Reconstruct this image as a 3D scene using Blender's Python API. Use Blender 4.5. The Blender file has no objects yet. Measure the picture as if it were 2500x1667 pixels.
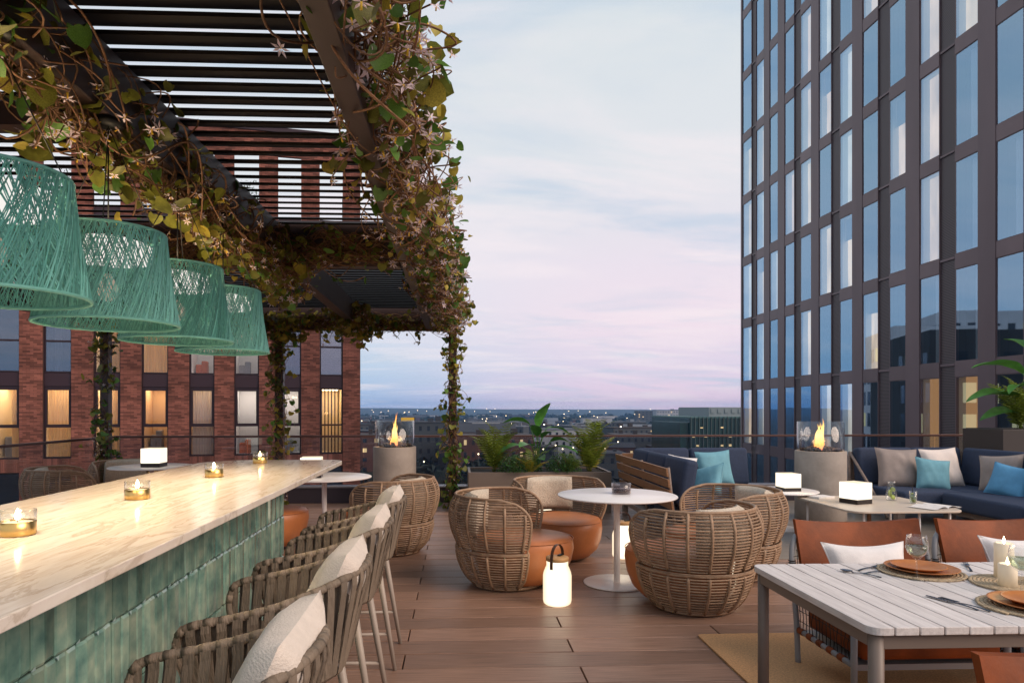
import bpy, math, random
from mathutils import Vector, Matrix, noise as mnoise
R = math.radians
PI = math.pi
rnd = random.Random(7)
S = bpy.context.scene
COL = S.collection

# ------------------------------------------------------------------ camera
cam = bpy.data.cameras.new('camera')
cam.sensor_width = 36.0
cam.lens = 24.0
cam.shift_x = 0.0248
cam.shift_y = 0.0646
cam.clip_start = 0.05
cam.clip_end = 12000
camo = bpy.data.objects.new('camera', cam)
COL.objects.link(camo)
camo.location = (0, 0, 1.5)
camo.rotation_euler = (R(90), 0, R(-2.507))
S.camera = camo
S.render.engine = 'CYCLES'
S.cycles.use_denoising = True
S.cycles.max_bounces = 8
S.cycles.diffuse_bounces = 3
S.cycles.glossy_bounces = 4
S.cycles.transmission_bounces = 6
S.cycles.transparent_max_bounces = 16
S.cycles.volume_bounces = 0
S.cycles.sample_clamp_indirect = 6.0
S.cycles.blur_glossy = 0.5
S.cycles.caustics_reflective = False
S.cycles.caustics_refractive = False
S.view_settings.view_transform = 'Standard'
S.view_settings.look = 'None'
S.view_settings.exposure = 0.0
S.view_settings.gamma = 1.0
S.view_settings.use_curve_mapping = False


def lin(c):
    return tuple((x / 12.92 if x <= 0.04045 else ((x + 0.055) / 1.055) ** 2.4) for x in c)


# ------------------------------------------------------------------ world: dusk sky
W = bpy.data.worlds.new('World')
S.world = W
W.use_nodes = True
nt = W.node_tree
nt.nodes.clear()
N = nt.nodes.new
L = nt.links.new


def ramp(node, stops):
    cr = node.color_ramp
    while len(cr.elements) > 1:
        cr.elements.remove(cr.elements[-1])
    cr.elements[0].position = stops[0][0]
    cr.elements[0].color = (*stops[0][1], 1)
    for p, c in stops[1:]:
        e = cr.elements.new(p)
        e.color = (*c, 1)


def wmath(op, a, b=None, clamp=False):
    m = N('ShaderNodeMath')
    m.operation = op
    m.use_clamp = clamp
    for i, v in enumerate((a, b)):
        if v is None:
            continue
        if isinstance(v, (int, float)):
            m.inputs[i].default_value = v
        else:
            L(v, m.inputs[i])
    return m.outputs[0]


SUN_EL, SUN_AZ = 36.0, 122.0      # elevation; azimuth measured clockwise from +Y
tc = N('ShaderNodeTexCoord')
sep = N('ShaderNodeSeparateXYZ')
L(tc.outputs['Generated'], sep.inputs[0])
zc = wmath('MAXIMUM', sep.outputs['Z'], 0.0)
zr = wmath('POWER', zc, 0.5)
ra = N('ShaderNodeValToRGB')
rb = N('ShaderNodeValToRGB')
P = lambda z: math.sqrt(z)
ramp(ra, [(0.0, lin((.55, .70, .89))), (P(.03), lin((.64, .77, .90))), (P(.065), lin((.74, .83, .91))), (P(.12), lin((.84, .87, .92))),
          (P(.20), lin((.90, .90, .93))), (P(.32), lin((.88, .895, .91))), (P(.5), lin((.86, .885, .90))), (1.0, lin((.62, .72, .83)))])
ramp(rb, [(0.0, lin((.97, .84, .90))), (P(.03), lin((.93, .84, .91))), (P(.065), lin((.89, .84, .91))), (P(.12), lin((.95, .88, .92))),
          (P(.20), lin((.92, .88, .92))), (P(.32), lin((.88, .89, .91))), (P(.5), lin((.86, .885, .90))), (1.0, lin((.63, .73, .83)))])
L(zr, ra.inputs[0])
L(zr, rb.inputs[0])
side = N('ShaderNodeMapRange')
side.interpolation_type = 'SMOOTHSTEP'
side.inputs[1].default_value = -0.25
side.inputs[2].default_value = 0.28
L(sep.outputs['X'], side.inputs[0])
mix1 = N('ShaderNodeMix')
mix1.data_type = 'RGBA'
L(side.outputs[0], mix1.inputs[0])
L(ra.outputs[0], mix1.inputs[6])
L(rb.outputs[0], mix1.inputs[7])
# clouds: thin streaks that flatten towards the horizon
dz = wmath('ADD', zc, 0.16)
ux = wmath('DIVIDE', sep.outputs['X'], dz)
uy = wmath('DIVIDE', sep.outputs['Y'], dz)
cmb = N('ShaderNodeCombineXYZ')
L(ux, cmb.inputs[0])
L(uy, cmb.inputs[1])


def cloud(scale, stretch, lo, hi, detail=6.0, off=0.0):
    mp = N('ShaderNodeMapping')
    mp.inputs['Scale'].default_value = (scale * stretch, scale, 1)
    mp.inputs['Location'].default_value = (off, off * .7, 0)
    mp.inputs['Rotation'].default_value = (0, 0, R(-12))
    L(cmb.outputs[0], mp.inputs[0])
    nz = N('ShaderNodeTexNoise')
    nz.inputs['Scale'].default_value = 1.0
    nz.inputs['Detail'].default_value = detail
    nz.inputs['Roughness'].default_value = 0.56
    nz.inputs['Distortion'].default_value = 0.5
    L(mp.outputs[0], nz.inputs['Vector'])
    mr = N('ShaderNodeMapRange')
    mr.interpolation_type = 'SMOOTHSTEP'
    mr.inputs[1].default_value = lo
    mr.inputs[2].default_value = hi
    L(nz.outputs[0], mr.inputs[0])
    return mr.outputs[0]


c1 = cloud(1.7, 0.5, 0.47, 0.68, off=3.1)
c2 = cloud(2.6, 0.4, 0.45, 0.70, off=8.3)
mix2 = N('ShaderNodeMix')
mix2.data_type = 'RGBA'
L(wmath('MULTIPLY', c1, 0.60), mix2.inputs[0])
L(mix1.outputs[2], mix2.inputs[6])
mix2.inputs[7].default_value = (*lin((.72, .80, .88)), 1)
mix3 = N('ShaderNodeMix')
mix3.data_type = 'RGBA'
L(wmath('MULTIPLY', c2, 0.50), mix3.inputs[0])
L(mix2.outputs[2], mix3.inputs[6])
mix3.inputs[7].default_value = (*lin((.98, .93, .94)), 1)
bg = N('ShaderNodeBackground')
bg.inputs['Strength'].default_value = 1.02
L(mix3.outputs[2], bg.inputs['Color'])
sky = N('ShaderNodeTexSky')
sky.sky_type = 'NISHITA'
sky.sun_disc = False
sky.sun_elevation = R(SUN_EL)
sky.sun_rotation = R(SUN_AZ)
bg2 = N('ShaderNodeBackground')
bg2.inputs['Strength'].default_value = 0.004
L(sky.outputs[0], bg2.inputs['Color'])
add = N('ShaderNodeAddShader')
L(bg.outputs[0], add.inputs[0])
L(bg2.outputs[0], add.inputs[1])
wo = N('ShaderNodeOutputWorld')
L(add.outputs[0], wo.inputs['Surface'])

# ------------------------------------------------------------------ sun: last warm glow, very soft
sl = bpy.data.lights.new('sun', 'SUN')
sl.energy = 2.8
sl.angle = R(38)
sl.color = (1.0, .79, .64)
so = bpy.data.objects.new('sun', sl)
COL.objects.link(so)
sd = Vector((math.sin(R(SUN_AZ)) * math.cos(R(SUN_EL)), math.cos(R(SUN_AZ)) * math.cos(R(SUN_EL)), math.sin(R(SUN_EL))))
so.rotation_euler = sd.to_track_quat('Z', 'Y').to_euler()

# ------------------------------------------------------------------ helpers


class MB:
    """collects shapes for ONE mesh"""

    def __init__(s):
        s.v = []
        s.f = []
        s.sm = []

    def add(s, vs, fs, smooth=False, M=None):
        b = len(s.v)
        if M is None:
            s.v += [tuple(v) for v in vs]
        else:
            s.v += [tuple(M @ Vector(v)) for v in vs]
        s.f += [tuple(i + b for i in f) for f in fs]
        s.sm += [smooth] * len(fs)

    def box(s, x0, x1, y0, y1, z0, z1, M=None):
        vs = [(x, y, z) for z in (z0, z1) for y in (y0, y1) for x in (x0, x1)]
        s.add(vs, [(0, 2, 3, 1), (4, 5, 7, 6), (0, 1, 5, 4), (2, 6, 7, 3), (0, 4, 6, 2), (1, 3, 7, 5)], False, M)

    def prism(s, poly, z0, z1, smooth=False, M=None):
        n = len(poly)
        vs = [(x, y, z0) for x, y in poly] + [(x, y, z1) for x, y in poly]
        fs = [tuple(range(n - 1, -1, -1)), tuple(range(n, 2 * n))]
        fs += [(i, (i + 1) % n, n + (i + 1) % n, n + i) for i in range(n)]
        s.add(vs, fs, smooth, M)

    def lathe(s, prof, n=24, M=None, smooth=True, a0=0.0):
        vs, fs = [], []
        m = len(prof)
        for i in range(n):
            a = a0 + 2 * PI * i / n
            for r, z in prof:
                vs.append((r * math.cos(a), r * math.sin(a), z))
        for i in range(n):
            j = (i + 1) % n
            for k in range(m - 1):
                a, b, c, d = i * m + k, j * m + k, j * m + k + 1, i * m + k + 1
                if prof[k][0] < 1e-6 and prof[k + 1][0] < 1e-6:
                    continue
                if prof[k][0] < 1e-6:
                    fs.append((a, c, d))
                elif prof[k + 1][0] < 1e-6:
                    fs.append((a, b, d))
                else:
                    fs.append((a, b, c, d))
        s.add(vs, fs, smooth, M)

    def tube(s, pts, r, n=6, closed=False, cap=True, smooth=True, M=None):
        pts = [Vector(p) for p in pts]
        m = len(pts)
        if m < 2:
            return
        rs = r if isinstance(r, (list, tuple)) else [r] * m
        vs, fs = [], []
        prev = None
        for i in range(m):
            if closed:
                t = pts[(i + 1) % m] - pts[i - 1]
            else:
                t = pts[min(i + 1, m - 1)] - pts[max(i - 1, 0)]
            if t.length < 1e-9:
                t = Vector((0, 0, 1))
            t.normalize()
            if prev is None:
                up = Vector((0, 0, 1)) if abs(t.z) < .9 else Vector((1, 0, 0))
                u = t.cross(up).normalized()
            else:
                u = prev - t * prev.dot(t)
                if u.length < 1e-6:
                    u = t.orthogonal()
                u.normalize()
            prev = u
            w = t.cross(u)
            for k in range(n):
                a = 2 * PI * k / n
                vs.append(pts[i] + (u * math.cos(a) + w * math.sin(a)) * rs[i])
        for i in range(m if closed else m - 1):
            for k in range(n):
                a, b = i * n + k, i * n + (k + 1) % n
                c, d = ((i + 1) % m) * n + (k + 1) % n, ((i + 1) % m) * n + k
                fs.append((a, d, c, b))
        if cap and not closed:
            fs.append(tuple(range(n)))
            fs.append(tuple((m - 1) * n + k for k in range(n - 1, -1, -1)))
        s.add(vs, fs, smooth, M)

    def ribbon(s, pts, sides, w, t=0.003, M=None, smooth=False):
        """flat strap: pts centre line, sides = across vectors, w width, t thickness"""
        m = len(pts)
        vs, fs = [], []
        for i in range(m):
            p = Vector(pts[i])
            a = Vector(sides[i]).normalized()
            tt = Vector(pts[min(i + 1, m - 1)]) - Vector(pts[max(i - 1, 0)])
            nn = a.cross(tt).normalized()
            for du, dn in ((-1, -1), (1, -1), (1, 1), (-1, 1)):
                vs.append(p + a * (du * w / 2) + nn * (dn * t / 2))
        for i in range(m - 1):
            for k in range(4):
                fs.append((i * 4 + k, i * 4 + (k + 1) % 4, (i + 1) * 4 + (k + 1) % 4, (i + 1) * 4 + k))
        fs.append((3, 2, 1, 0))
        fs.append(tuple((m - 1) * 4 + k for k in range(4)))
        s.add(vs, fs, smooth, M)

    def grid(s, fn, nu, nv, smooth=True, M=None, flip=False):
        vs = [fn(i / nu, j / nv) for j in range(nv + 1) for i in range(nu + 1)]
        fs = []
        for j in range(nv):
            for i in range(nu):
                a = j * (nu + 1) + i
                q = (a, a + 1, a + nu + 2, a + nu + 1)
                fs.append(q[::-1] if flip else q)
        s.add(vs, fs, smooth, M)

    def mesh(s, name):
        me = bpy.data.meshes.new(name)
        me.from_pydata(s.v, [], s.f)
        me.polygons.foreach_set('use_smooth', s.sm)
        me.update()
        return me


def obj(name, data, m=None, parent=None, loc=(0, 0, 0), rot=(0, 0, 0), scale=None, bevel=None, seg=2, sub=0, weld=False):
    if isinstance(data, MB):
        data = data.mesh(name)
    if m is not None and data is not None and not data.materials:
        data.materials.append(m)
    o = bpy.data.objects.new(name, data)
    COL.objects.link(o)
    o.location = loc
    o.rotation_euler = rot
    if scale is not None:
        o.scale = scale if not isinstance(scale, (int, float)) else (scale,) * 3
    if parent is not None:
        o.parent = parent
    if bevel:
        b = o.modifiers.new('bevel', 'BEVEL')
        b.width = bevel
        b.segments = seg
        b.limit_method = 'ANGLE'
        b.angle_limit = R(35)
        b.harden_normals = False
        for p in data.polygons:
            p.use_smooth = seg > 2
    if sub:
        q = o.modifiers.new('sub', 'SUBSURF')
        q.levels = sub
        q.render_levels = sub
    return o


def tag(o, label=None, cat=None, group=None, kind=None):
    if label:
        o['label'] = label
    if cat:
        o['category'] = cat
    if group:
        o['group'] = group
    if kind:
        o['kind'] = kind
    return o


def thing(name, label, cat, loc=(0, 0, 0), rz=0, group=None, scale=None):
    o = bpy.data.objects.new(name, None)
    o.empty_display_size = 0.1
    COL.objects.link(o)
    o.location = loc
    o.rotation_euler = (0, 0, rz)
    if scale is not None:
        o.scale = (scale,) * 3
    return tag(o, label, cat, group)


def kids(o):
    return [c for c in bpy.data.objects if c.parent == o]


def copy_tree(src, loc, rz, label, scale=None, parent=None):
    c = src.copy()
    COL.objects.link(c)
    c.location = loc
    c.rotation_euler = (0, 0, rz)
    if scale is not None:
        c.scale = (scale,) * 3
    if label:
        c['label'] = label

    def rec(a, b):
        for ch in list(a.children):
            d = ch.copy()
            COL.objects.link(d)
            d.parent = b
            rec(ch, d)
    rec(src, c)
    return c


def catmull(pts, k=6, closed=False):
    pts = [Vector(p) for p in pts]
    n = len(pts)
    out = []
    for i in range(n if closed else n - 1):
        if closed:
            p0, p1, p2, p3 = pts[i - 1], pts[i], pts[(i + 1) % n], pts[(i + 2) % n]
        else:
            p1, p2 = pts[i], pts[i + 1]
            p0 = pts[i - 1] if i else p1 * 2 - p2
            p3 = pts[i + 2] if i + 2 < n else p2 * 2 - p1
        for j in range(k):
            t = j / k
            out.append(0.5 * ((2 * p1) + (p2 - p0) * t + (2 * p0 - 5 * p1 + 4 * p2 - p3) * t * t + (3 * p1 - p0 - 3 * p2 + p3) * t ** 3))
    if not closed:
        out.append(pts[-1].copy())
    return out


def rrect(x0, x1, y0, y1, r, k=5):
    rr = r if isinstance(r, (tuple, list)) else (r,) * 4
    out = []
    for (cx, cy, a0, q) in ((x1 - rr[0], y0 + rr[0], -90, rr[0]), (x1 - rr[1], y1 - rr[1], 0, rr[1]), (x0 + rr[2], y1 - rr[2], 90, rr[2]), (x0 + rr[3], y0 + rr[3], 180, rr[3])):
        for i in range(k + 1):
            a = R(a0 + 90 * i / k)
            out.append((cx + q * math.cos(a), cy + q * math.sin(a)))
    return out


def mat(name, col, rough=.6, metal=0.0, var=0.0, vscale=6.0, bump=0.0, bscale=40.0, col2=None, emit=None, estr=0.0, trans=0.0, stretch=(1, 1, 1),
        spec=.5, objrand=0.0, islerand=0.0, coords='Object', ior=1.45, translu=0.0, detail=4.0):
    """procedural material: base colour mixed with a second one by noise, noise bump, random tint per object / per piece"""
    m = bpy.data.materials.new(name)
    m.use_nodes = True
    t = m.node_tree
    b = t.nodes['Principled BSDF']
    b.inputs['Roughness'].default_value = rough
    b.inputs['Metallic'].default_value = metal
    b.inputs['Specular IOR Level'].default_value = spec
    b.inputs['IOR'].default_value = ior
    b.inputs['Transmission Weight'].default_value = trans
    b.inputs['Base Color'].default_value = (*col, 1)
    n, l = t.nodes.new, t.links.new
    src = None
    if var or col2 or bump:
        tcn = n('ShaderNodeTexCoord')
        mp = n('ShaderNodeMapping')
        mp.inputs['Scale'].default_value = stretch
        l(tcn.outputs[coords], mp.inputs[0])
    if var or col2:
        nz = n('ShaderNodeTexNoise')
        nz.inputs['Scale'].default_value = vscale
        nz.inputs['Detail'].default_value = detail
        nz.inputs['Roughness'].default_value = .6
        l(mp.outputs[0], nz.inputs['Vector'])
        r = n('ShaderNodeValToRGB')
        a = tuple(max(0, c * (1 - var)) for c in col)
        z = col2 if col2 else tuple(c * (1 + var) for c in col)
        ramp(r, [(.32, a), (.68, z)])
        l(nz.outputs[0], r.inputs[0])
        src = r.outputs[0]
        l(src, b.inputs['Base Color'])
    for amt, kind in ((objrand, 'o'), (islerand, 'i')):
        if amt:
            if kind == 'o':
                q = n('ShaderNodeObjectInfo').outputs['Random']
            else:
                q = n('ShaderNodeNewGeometry').outputs['Random Per Island']
            mr = n('ShaderNodeMapRange')
            mr.inputs[3].default_value = 1 - amt
            mr.inputs[4].default_value = 1 + amt
            l(q, mr.inputs[0])
            mm = n('ShaderNodeMix')
            mm.data_type = 'RGBA'
            mm.blend_type = 'MULTIPLY'
            mm.inputs[0].default_value = 1
            if src is not None:
                l(src, mm.inputs[6])
            else:
                mm.inputs[6].default_value = (*col, 1)
            l(mr.outputs[0], mm.inputs[7])
            src = mm.outputs[2]
            l(src, b.inputs['Base Color'])
    if bump:
        nb = n('ShaderNodeTexNoise')
        nb.inputs['Scale'].default_value = bscale
        nb.inputs['Detail'].default_value = 3
        l(mp.outputs[0], nb.inputs['Vector'])
        bp = n('ShaderNodeBump')
        bp.inputs['Strength'].default_value = bump
        bp.inputs['Distance'].default_value = .02
        l(nb.outputs[0], bp.inputs['Height'])
        l(bp.outputs[0], b.inputs['Normal'])
    if emit:
        b.inputs['Emission Color'].default_value = (*emit, 1)
        b.inputs['Emission Strength'].default_value = estr
    if translu:
        tr = n('ShaderNodeBsdfTranslucent')
        if src is not None:
            l(src, tr.inputs[0])
        else:
            tr.inputs[0].default_value = (*col, 1)
        ms = n('ShaderNodeMixShader')
        ms.inputs[0].default_value = translu
        l(b.outputs[0], ms.inputs[1])
        l(tr.outputs[0], ms.inputs[2])
        l(ms.outputs[0], t.nodes['Material Output'].inputs[0])
    return m


def emat(name, col, strength):
    m = bpy.data.materials.new(name)
    m.use_nodes = True
    t = m.node_tree
    t.nodes.remove(t.nodes['Principled BSDF'])
    e = t.nodes.new('ShaderNodeEmission')
    e.inputs[0].default_value = (*col, 1)
    e.inputs[1].default_value = strength
    t.links.new(e.outputs[0], t.nodes['Material Output'].inputs[0])
    return m


def clear_glass(name, tint=(1, 1, 1), base=.06, gain=.7, gtint=(1, 1, 1), rough=.01, ior=1.45):
    """thin pane: see-through with a mirror-like sheen that grows at grazing angles"""
    m = bpy.data.materials.new(name)
    m.use_nodes = True
    t = m.node_tree
    t.nodes.remove(t.nodes['Principled BSDF'])
    n, l = t.nodes.new, t.links.new
    tr = n('ShaderNodeBsdfTransparent')
    tr.inputs[0].default_value = (*tint, 1)
    g = n('ShaderNodeBsdfGlossy')
    g.inputs[0].default_value = (*gtint, 1)
    g.inputs['Roughness'].default_value = rough
    f0 = n('ShaderNodeLayerWeight')
    f0.inputs[0].default_value = .5
    f = n('ShaderNodeMath')
    f.operation = 'POWER'
    f.inputs[1].default_value = 3.6
    l(f0.outputs['Facing'], f.inputs[0])
    ma = n('ShaderNodeMath')
    ma.operation = 'MULTIPLY_ADD'
    ma.use_clamp = True
    ma.inputs[1].default_value = gain
    ma.inputs[2].default_value = base
    l(f.outputs[0], ma.inputs[0])
    ms = n('ShaderNodeMixShader')
    l(ma.outputs[0], ms.inputs[0])
    l(tr.outputs[0], ms.inputs[1])
    l(g.outputs[0], ms.inputs[2])
    l(ms.outputs[0], t.nodes['Material Output'].inputs[0])
    return m


# ------------------------------------------------------------------ materials
M_plank = mat('deck_wood', (.265, .155, .108), .40, var=.34, vscale=4, stretch=(.8, 22, 4), bump=.14, bscale=9, objrand=.24, detail=9)
M_slab = mat('slab_dark', (.03, .025, .025), .8)
M_stone = mat('travertine', (.20, .155, .12), .32, col2=(.34, .28, .22), var=.25, vscale=5, stretch=(.6, 9, 3), bump=.03, bscale=30, detail=9)
M_rug = mat('jute_rug', (.56, .30, .135), .95, var=.25, vscale=90, bump=.25, bscale=200)
M_marble = None
M_tile = None
M_brass = mat('brushed_brass', (.78, .50, .17), .28, 1.0, var=.06, vscale=30)
M_steel = mat('bronze_steel', (.050, .030, .028), .42, spec=.5, var=.15, vscale=3)
M_slat = mat('louvre_dark', (.011, .008, .0075), .6, spec=.12, var=.2, vscale=2)
M_shade = mat('teal_cord', (.155, .43, .375), .7, islerand=.28)
M_shaderim = mat('teal_rim', (.17, .46, .39), .5)
M_diffuser = emat('lamp_diffuser', (1, .96, .90), .95)
M_bulb = emat('warm_bulb', (1, .85, .65), .35)
M_cable = mat('black_cable', (.01, .01, .01), .5)
M_leaf = [mat('leaf_olive', (.20, .205, .034), .5, var=.35, vscale=18, translu=.35, objrand=.35, islerand=.3),
          mat('leaf_green', (.105, .225, .036), .48, var=.3, vscale=18, translu=.35, objrand=.35, islerand=.3),
          mat('leaf_yellow', (.40, .32, .05), .5, var=.3, vscale=14, translu=.4, objrand=.25, islerand=.25)]
M_vine = mat('vine_bark', (.20, .10, .05), .7, var=.3, vscale=60, islerand=.3)
M_petal = mat('petal_lilac', (.82, .68, .74), .6, var=.12, vscale=30, translu=.25, islerand=.15)
M_stamen = mat('stamen_yellow', (.85, .55, .04), .5)
M_strap = mat('strap_weave', (.19, .145, .105), .72, var=.18, vscale=10, bump=.35, bscale=120, stretch=(1, 1, .2), objrand=.18)
M_taupe = mat('taupe_metal', (.36, .30, .25), .42, spec=.4)
M_cane = mat('rattan_cane', (.335, .215, .135), .58, var=.2, vscale=25, islerand=.22)
M_seatleather = mat('tan_leather', (.47, .165, .058), .42, var=.12, vscale=5, bump=.05, bscale=70)
M_leather = mat('cognac_leather', (.205, .046, .009), .55, var=.40, vscale=4, bump=.06, bscale=70, spec=.3)
M_boucle = mat('cream_boucle', (.62, .53, .42), .95, var=.15, vscale=70, bump=.7, bscale=120)
M_pillow = mat('offwhite_cushion', (.70, .62, .54), .95, var=.05, vscale=30, bump=.25, bscale=160)
M_white = mat('white_cushion', (.78, .74, .72), .9, var=.04, vscale=30, bump=.15, bscale=160)
M_teal = mat('teal_cushion', (.16, .36, .43), .85, var=.10, vscale=8, bump=.12, bscale=120)
M_blue = mat('blue_cushion', (.10, .30, .50), .8, var=.10, vscale=8, bump=.12, bscale=120)
M_taupecush = mat('taupe_cushion', (.29, .235, .21), .6, var=.10, vscale=8, bump=.08, bscale=100)
M_grey = mat('grey_cushion', (.30, .27, .28), .55, var=.10, vscale=8, bump=.08, bscale=100)
M_cream = mat('cream_cushion', (.76, .66, .60), .85, var=.04, vscale=20, bump=.1, bscale=160)
M_navy = mat('navy_fabric', (.030, .044, .085), .85, var=.16, vscale=60, bump=.3, bscale=200)
M_teak = mat('teak', (.27, .135, .066), .5, var=.25, vscale=5, stretch=(1, 1, 14), bump=.05, bscale=30)
M_greywood = mat('grey_timber', (.23, .17, .14), .6, var=.2, vscale=5, stretch=(2, 12, 12))
M_tabwhite = mat('white_lacquer', (.82, .77, .74), .28, var=.03, vscale=3)
M_lightwood = mat('limed_wood', (.60, .50, .40), .4, var=.10, vscale=4, stretch=(1, 10, 10))
M_white_slat = mat('whitewashed_wood', (.68, .62, .59), .55, col2=(.80, .74, .71), var=.12, vscale=5, stretch=(14, 1, 14), bump=.08, bscale=24, objrand=.06, detail=8)
M_frame = mat('taupe_frame', (.20, .155, .13), .45)
M_greymetal = mat('grey_metal', (.26, .26, .27), .4)
M_cord = mat('black_cord', (.028, .020, .016), .7)
M_lampbase = mat('dark_base', (.022, .014, .011), .4, var=.3, vscale=20)


def lit_glass(name, core, edge, s0, s1, p=1.0):
    """opal glass lit from inside: bright where one looks through to the lamp, dimmer towards its outline"""
    m = emat(name, core, s0)
    t = m.node_tree
    n, l = t.nodes.new, t.links.new
    e = [k for k in t.nodes if k.type == 'EMISSION'][0]
    lw = n('ShaderNodeLayerWeight')
    lw.inputs[0].default_value = .5
    r = n('ShaderNodeValToRGB')
    ramp(r, [(0, tuple(c * s0 for c in core)), (.55, tuple((a * s0 + b * s1) * .5 for a, b in zip(core, edge))), (1, tuple(c * s1 for c in edge))])
    l(lw.outputs['Facing'], r.inputs[0])
    l(r.outputs[0], e.inputs[0])
    e.inputs[1].default_value = 1.0
    g = n('ShaderNodeBsdfGlossy')
    g.inputs['Roughness'].default_value = .25
    g.inputs[0].default_value = (.06, .06, .06, 1)
    a = n('ShaderNodeAddShader')
    l(e.outputs[0], a.inputs[0])
    l(g.outputs[0], a.inputs[1])
    l(a.outputs[0], t.nodes['Material Output'].inputs[0])
    return m


M_glow = lit_glass('lamp_white', (1, .90, .74), (1, .82, .58), 1.9, 1.0)
M_glow2 = lit_glass('lantern_white', (1, .86, .64), (1, .72, .44), 1.9, .80)
M_lid = mat('bamboo_lid', (.55, .30, .12), .5, var=.15, vscale=12, stretch=(1, 1, 8))
M_strapleather = mat('brown_strap', (.10, .045, .025), .5)
M_concrete = mat('cast_concrete', (.33, .28, .24), .8, var=.16, vscale=4, bump=.15, bscale=25, detail=8)
M_lava = mat('lava_rock', (.050, .036, .030), .9, var=.4, vscale=15, bump=.8, bscale=40, islerand=.4)
M_planter = mat('planter_bronze', (.17, .13, .105), .45, var=.06, vscale=2)
M_planterrim = mat('planter_rim', (.45, .42, .42), .4)
M_soil = mat('soil', (.02, .014, .01), .95, var=.4, vscale=20)
M_fern = mat('fern', (.17, .22, .025), .55, var=.3, vscale=8, translu=.3, objrand=.4)
M_fern2 = mat('fern_gold', (.42, .31, .03), .55, var=.3, vscale=8, translu=.3, objrand=.3)
M_broad = mat('broad_leaf', (.07, .21, .038), .38, var=.3, vscale=5, translu=.2, objrand=.3)
M_shrub = mat('shrub_leaf', (.055, .14, .028), .5, islerand=.5, translu=.2)
M_glass = clear_glass('drink_glass', (.97, .98, .98), .05, .9)
M_smoke = clear_glass('smoked_glass', (.88, .83, .82), .05, .8)
M_balu = clear_glass('balustrade_glass', (.84, .86, .89), .03, .5)
M_fireglass = clear_glass('fire_glass', (.93, .95, .97), .05, .8)
M_wine = clear_glass('white_wine', (.72, .78, .66), .10, .6)
M_dark_drink = mat('dark_wax', (.045, .008, .006), .25)
M_wax = mat('candle_wax', (.80, .70, .55), .55, emit=(1, .72, .42), estr=.12)
M_waxlit = emat('lit_wax', (1, .80, .50), 1.6)
M_flame = emat('candle_flame', (1, .78, .42), 14)
M_terracotta = mat('plate_terracotta', (.46, .155, .045), .28, var=.12, vscale=7, col2=(.58, .23, .07))
M_mat = mat('woven_mat', (.55, .42, .27), .9, var=.25, vscale=60, bump=.8, bscale=90)
M_cutlery = mat('cutlery_steel', (.22, .22, .25), .22, 1.0)
M_paper = mat('paper', (.75, .70, .66), .7, var=.1, vscale=25)
M_lime = mat('lime', (.38, .46, .06), .4, var=.3, vscale=30)
mat_reveal = mat('window_reveal', (.30, .22, .16), .8)
# ================================================================== TERRACE
b = MB()
b.box(-5.5, 12.5, -1.5, 11.05, -.45, -.034)
deck = tag(obj('deck', b, M_slab), kind='structure')
PW, PL, GAP = .236, 2.06, .008
plank_mesh = {}


def plank(x0, x1, y0):
    key = round(x1 - x0, 3)
    if key not in plank_mesh:
        q = MB()
        q.box(0, x1 - x0 - GAP, 0, PW - GAP, -.028, 0)
        plank_mesh[key] = q.mesh('plank')
        plank_mesh[key].materials.append(M_plank)
    o = obj('plank', plank_mesh[key], None, deck, (x0, y0, rnd.uniform(-.0008, .0008)), bevel=.003, seg=1)
    return o


row = 0
y = 5.36 - PW * 18
while y < 10.80:
    r0 = round((y - 5.36) / PW)
    xr = 2.72 if y > 6.55 else 6.2
    off = -.31 if r0 % 2 == 0 else .72
    x = off - PL * 3
    while x < xr:
        xa, xb = max(x, -5.28), min(x + PL, xr)
        if xb - xa > .05:
            plank(round(xa, 3), round(xb, 3), y)
        x += PL
    y += PW
b = MB()
b.box(2.725, 12.3, 6.62, 10.80, -.03, .004)
b.box(6.21, 12.3, -1.3, 6.615, -.03, .003)
tag(obj('stone_paving', b, M_stone), kind='structure')
b = MB()
b.prism(rrect(1.58, 4.4, .7, 4.43, .03, 3), .001, .012)
tag(obj('rug', b, M_rug), 'sandy woven jute rug under the dining table', 'rug')

# upstand below the glass
b = MB()
b.box(-5.5, 12.4, 10.82, 11.05, -.03, .24)
b.box(-5.5, -5.28, -1.4, 10.815, -.03, .26)
up = tag(obj('parapet_wall', b, mat('parapet_paint', (.045, .034, .045), .6), bevel=.004), 'low dark upstand running along the terrace edge under the glass', 'parapet')
b = MB()
b.box(-5.53, 12.43, 10.80, 11.08, .242, .262)
b.box(-5.53, -5.26, -1.4, 10.795, .262, .282)
obj('coping', b, mat('coping_metal', (.22, .20, .21), .4), up)
# balustrade
bal = thing('balustrade', 'frameless glass balustrade with slim bronze handrail along the terrace edge', 'balustrade', (0, 10.93, .262))
xs = [-5.32, -3.30, -1.48, .36, 2.24, 4.12, 6.00, 7.88, 9.76, 11.64]
for a, c in zip(xs[:-1], xs[1:]):
    q = MB()
    q.box(a + .012, c - .012, -.008, .008, 0, .765)
    obj('glass_pane', q, M_balu, bal)
q = MB()
q.box(-5.34, 12.3, -.02, .02, .766, .80)
M_rail = mat('rail_bronze', (.11, .055, .045), .35, .4)
obj('handrail', q, M_rail, bal, bevel=.004)
ys = [10.9, 8.62, 6.6, 4.6, 2.6, .6]
for a, c in zip(ys[1:], ys[:-1]):
    q = MB()
    q.box(-5.348, -5.332, a - 10.93 + .012, c - 10.93 - .012, .02, .765)
    obj('glass_pane', q, M_balu, bal)
q = MB()
q.box(-5.36, -5.32, -10.3, -.025, .766, .80)
obj('handrail', q, M_rail, bal, bevel=.004)
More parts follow.
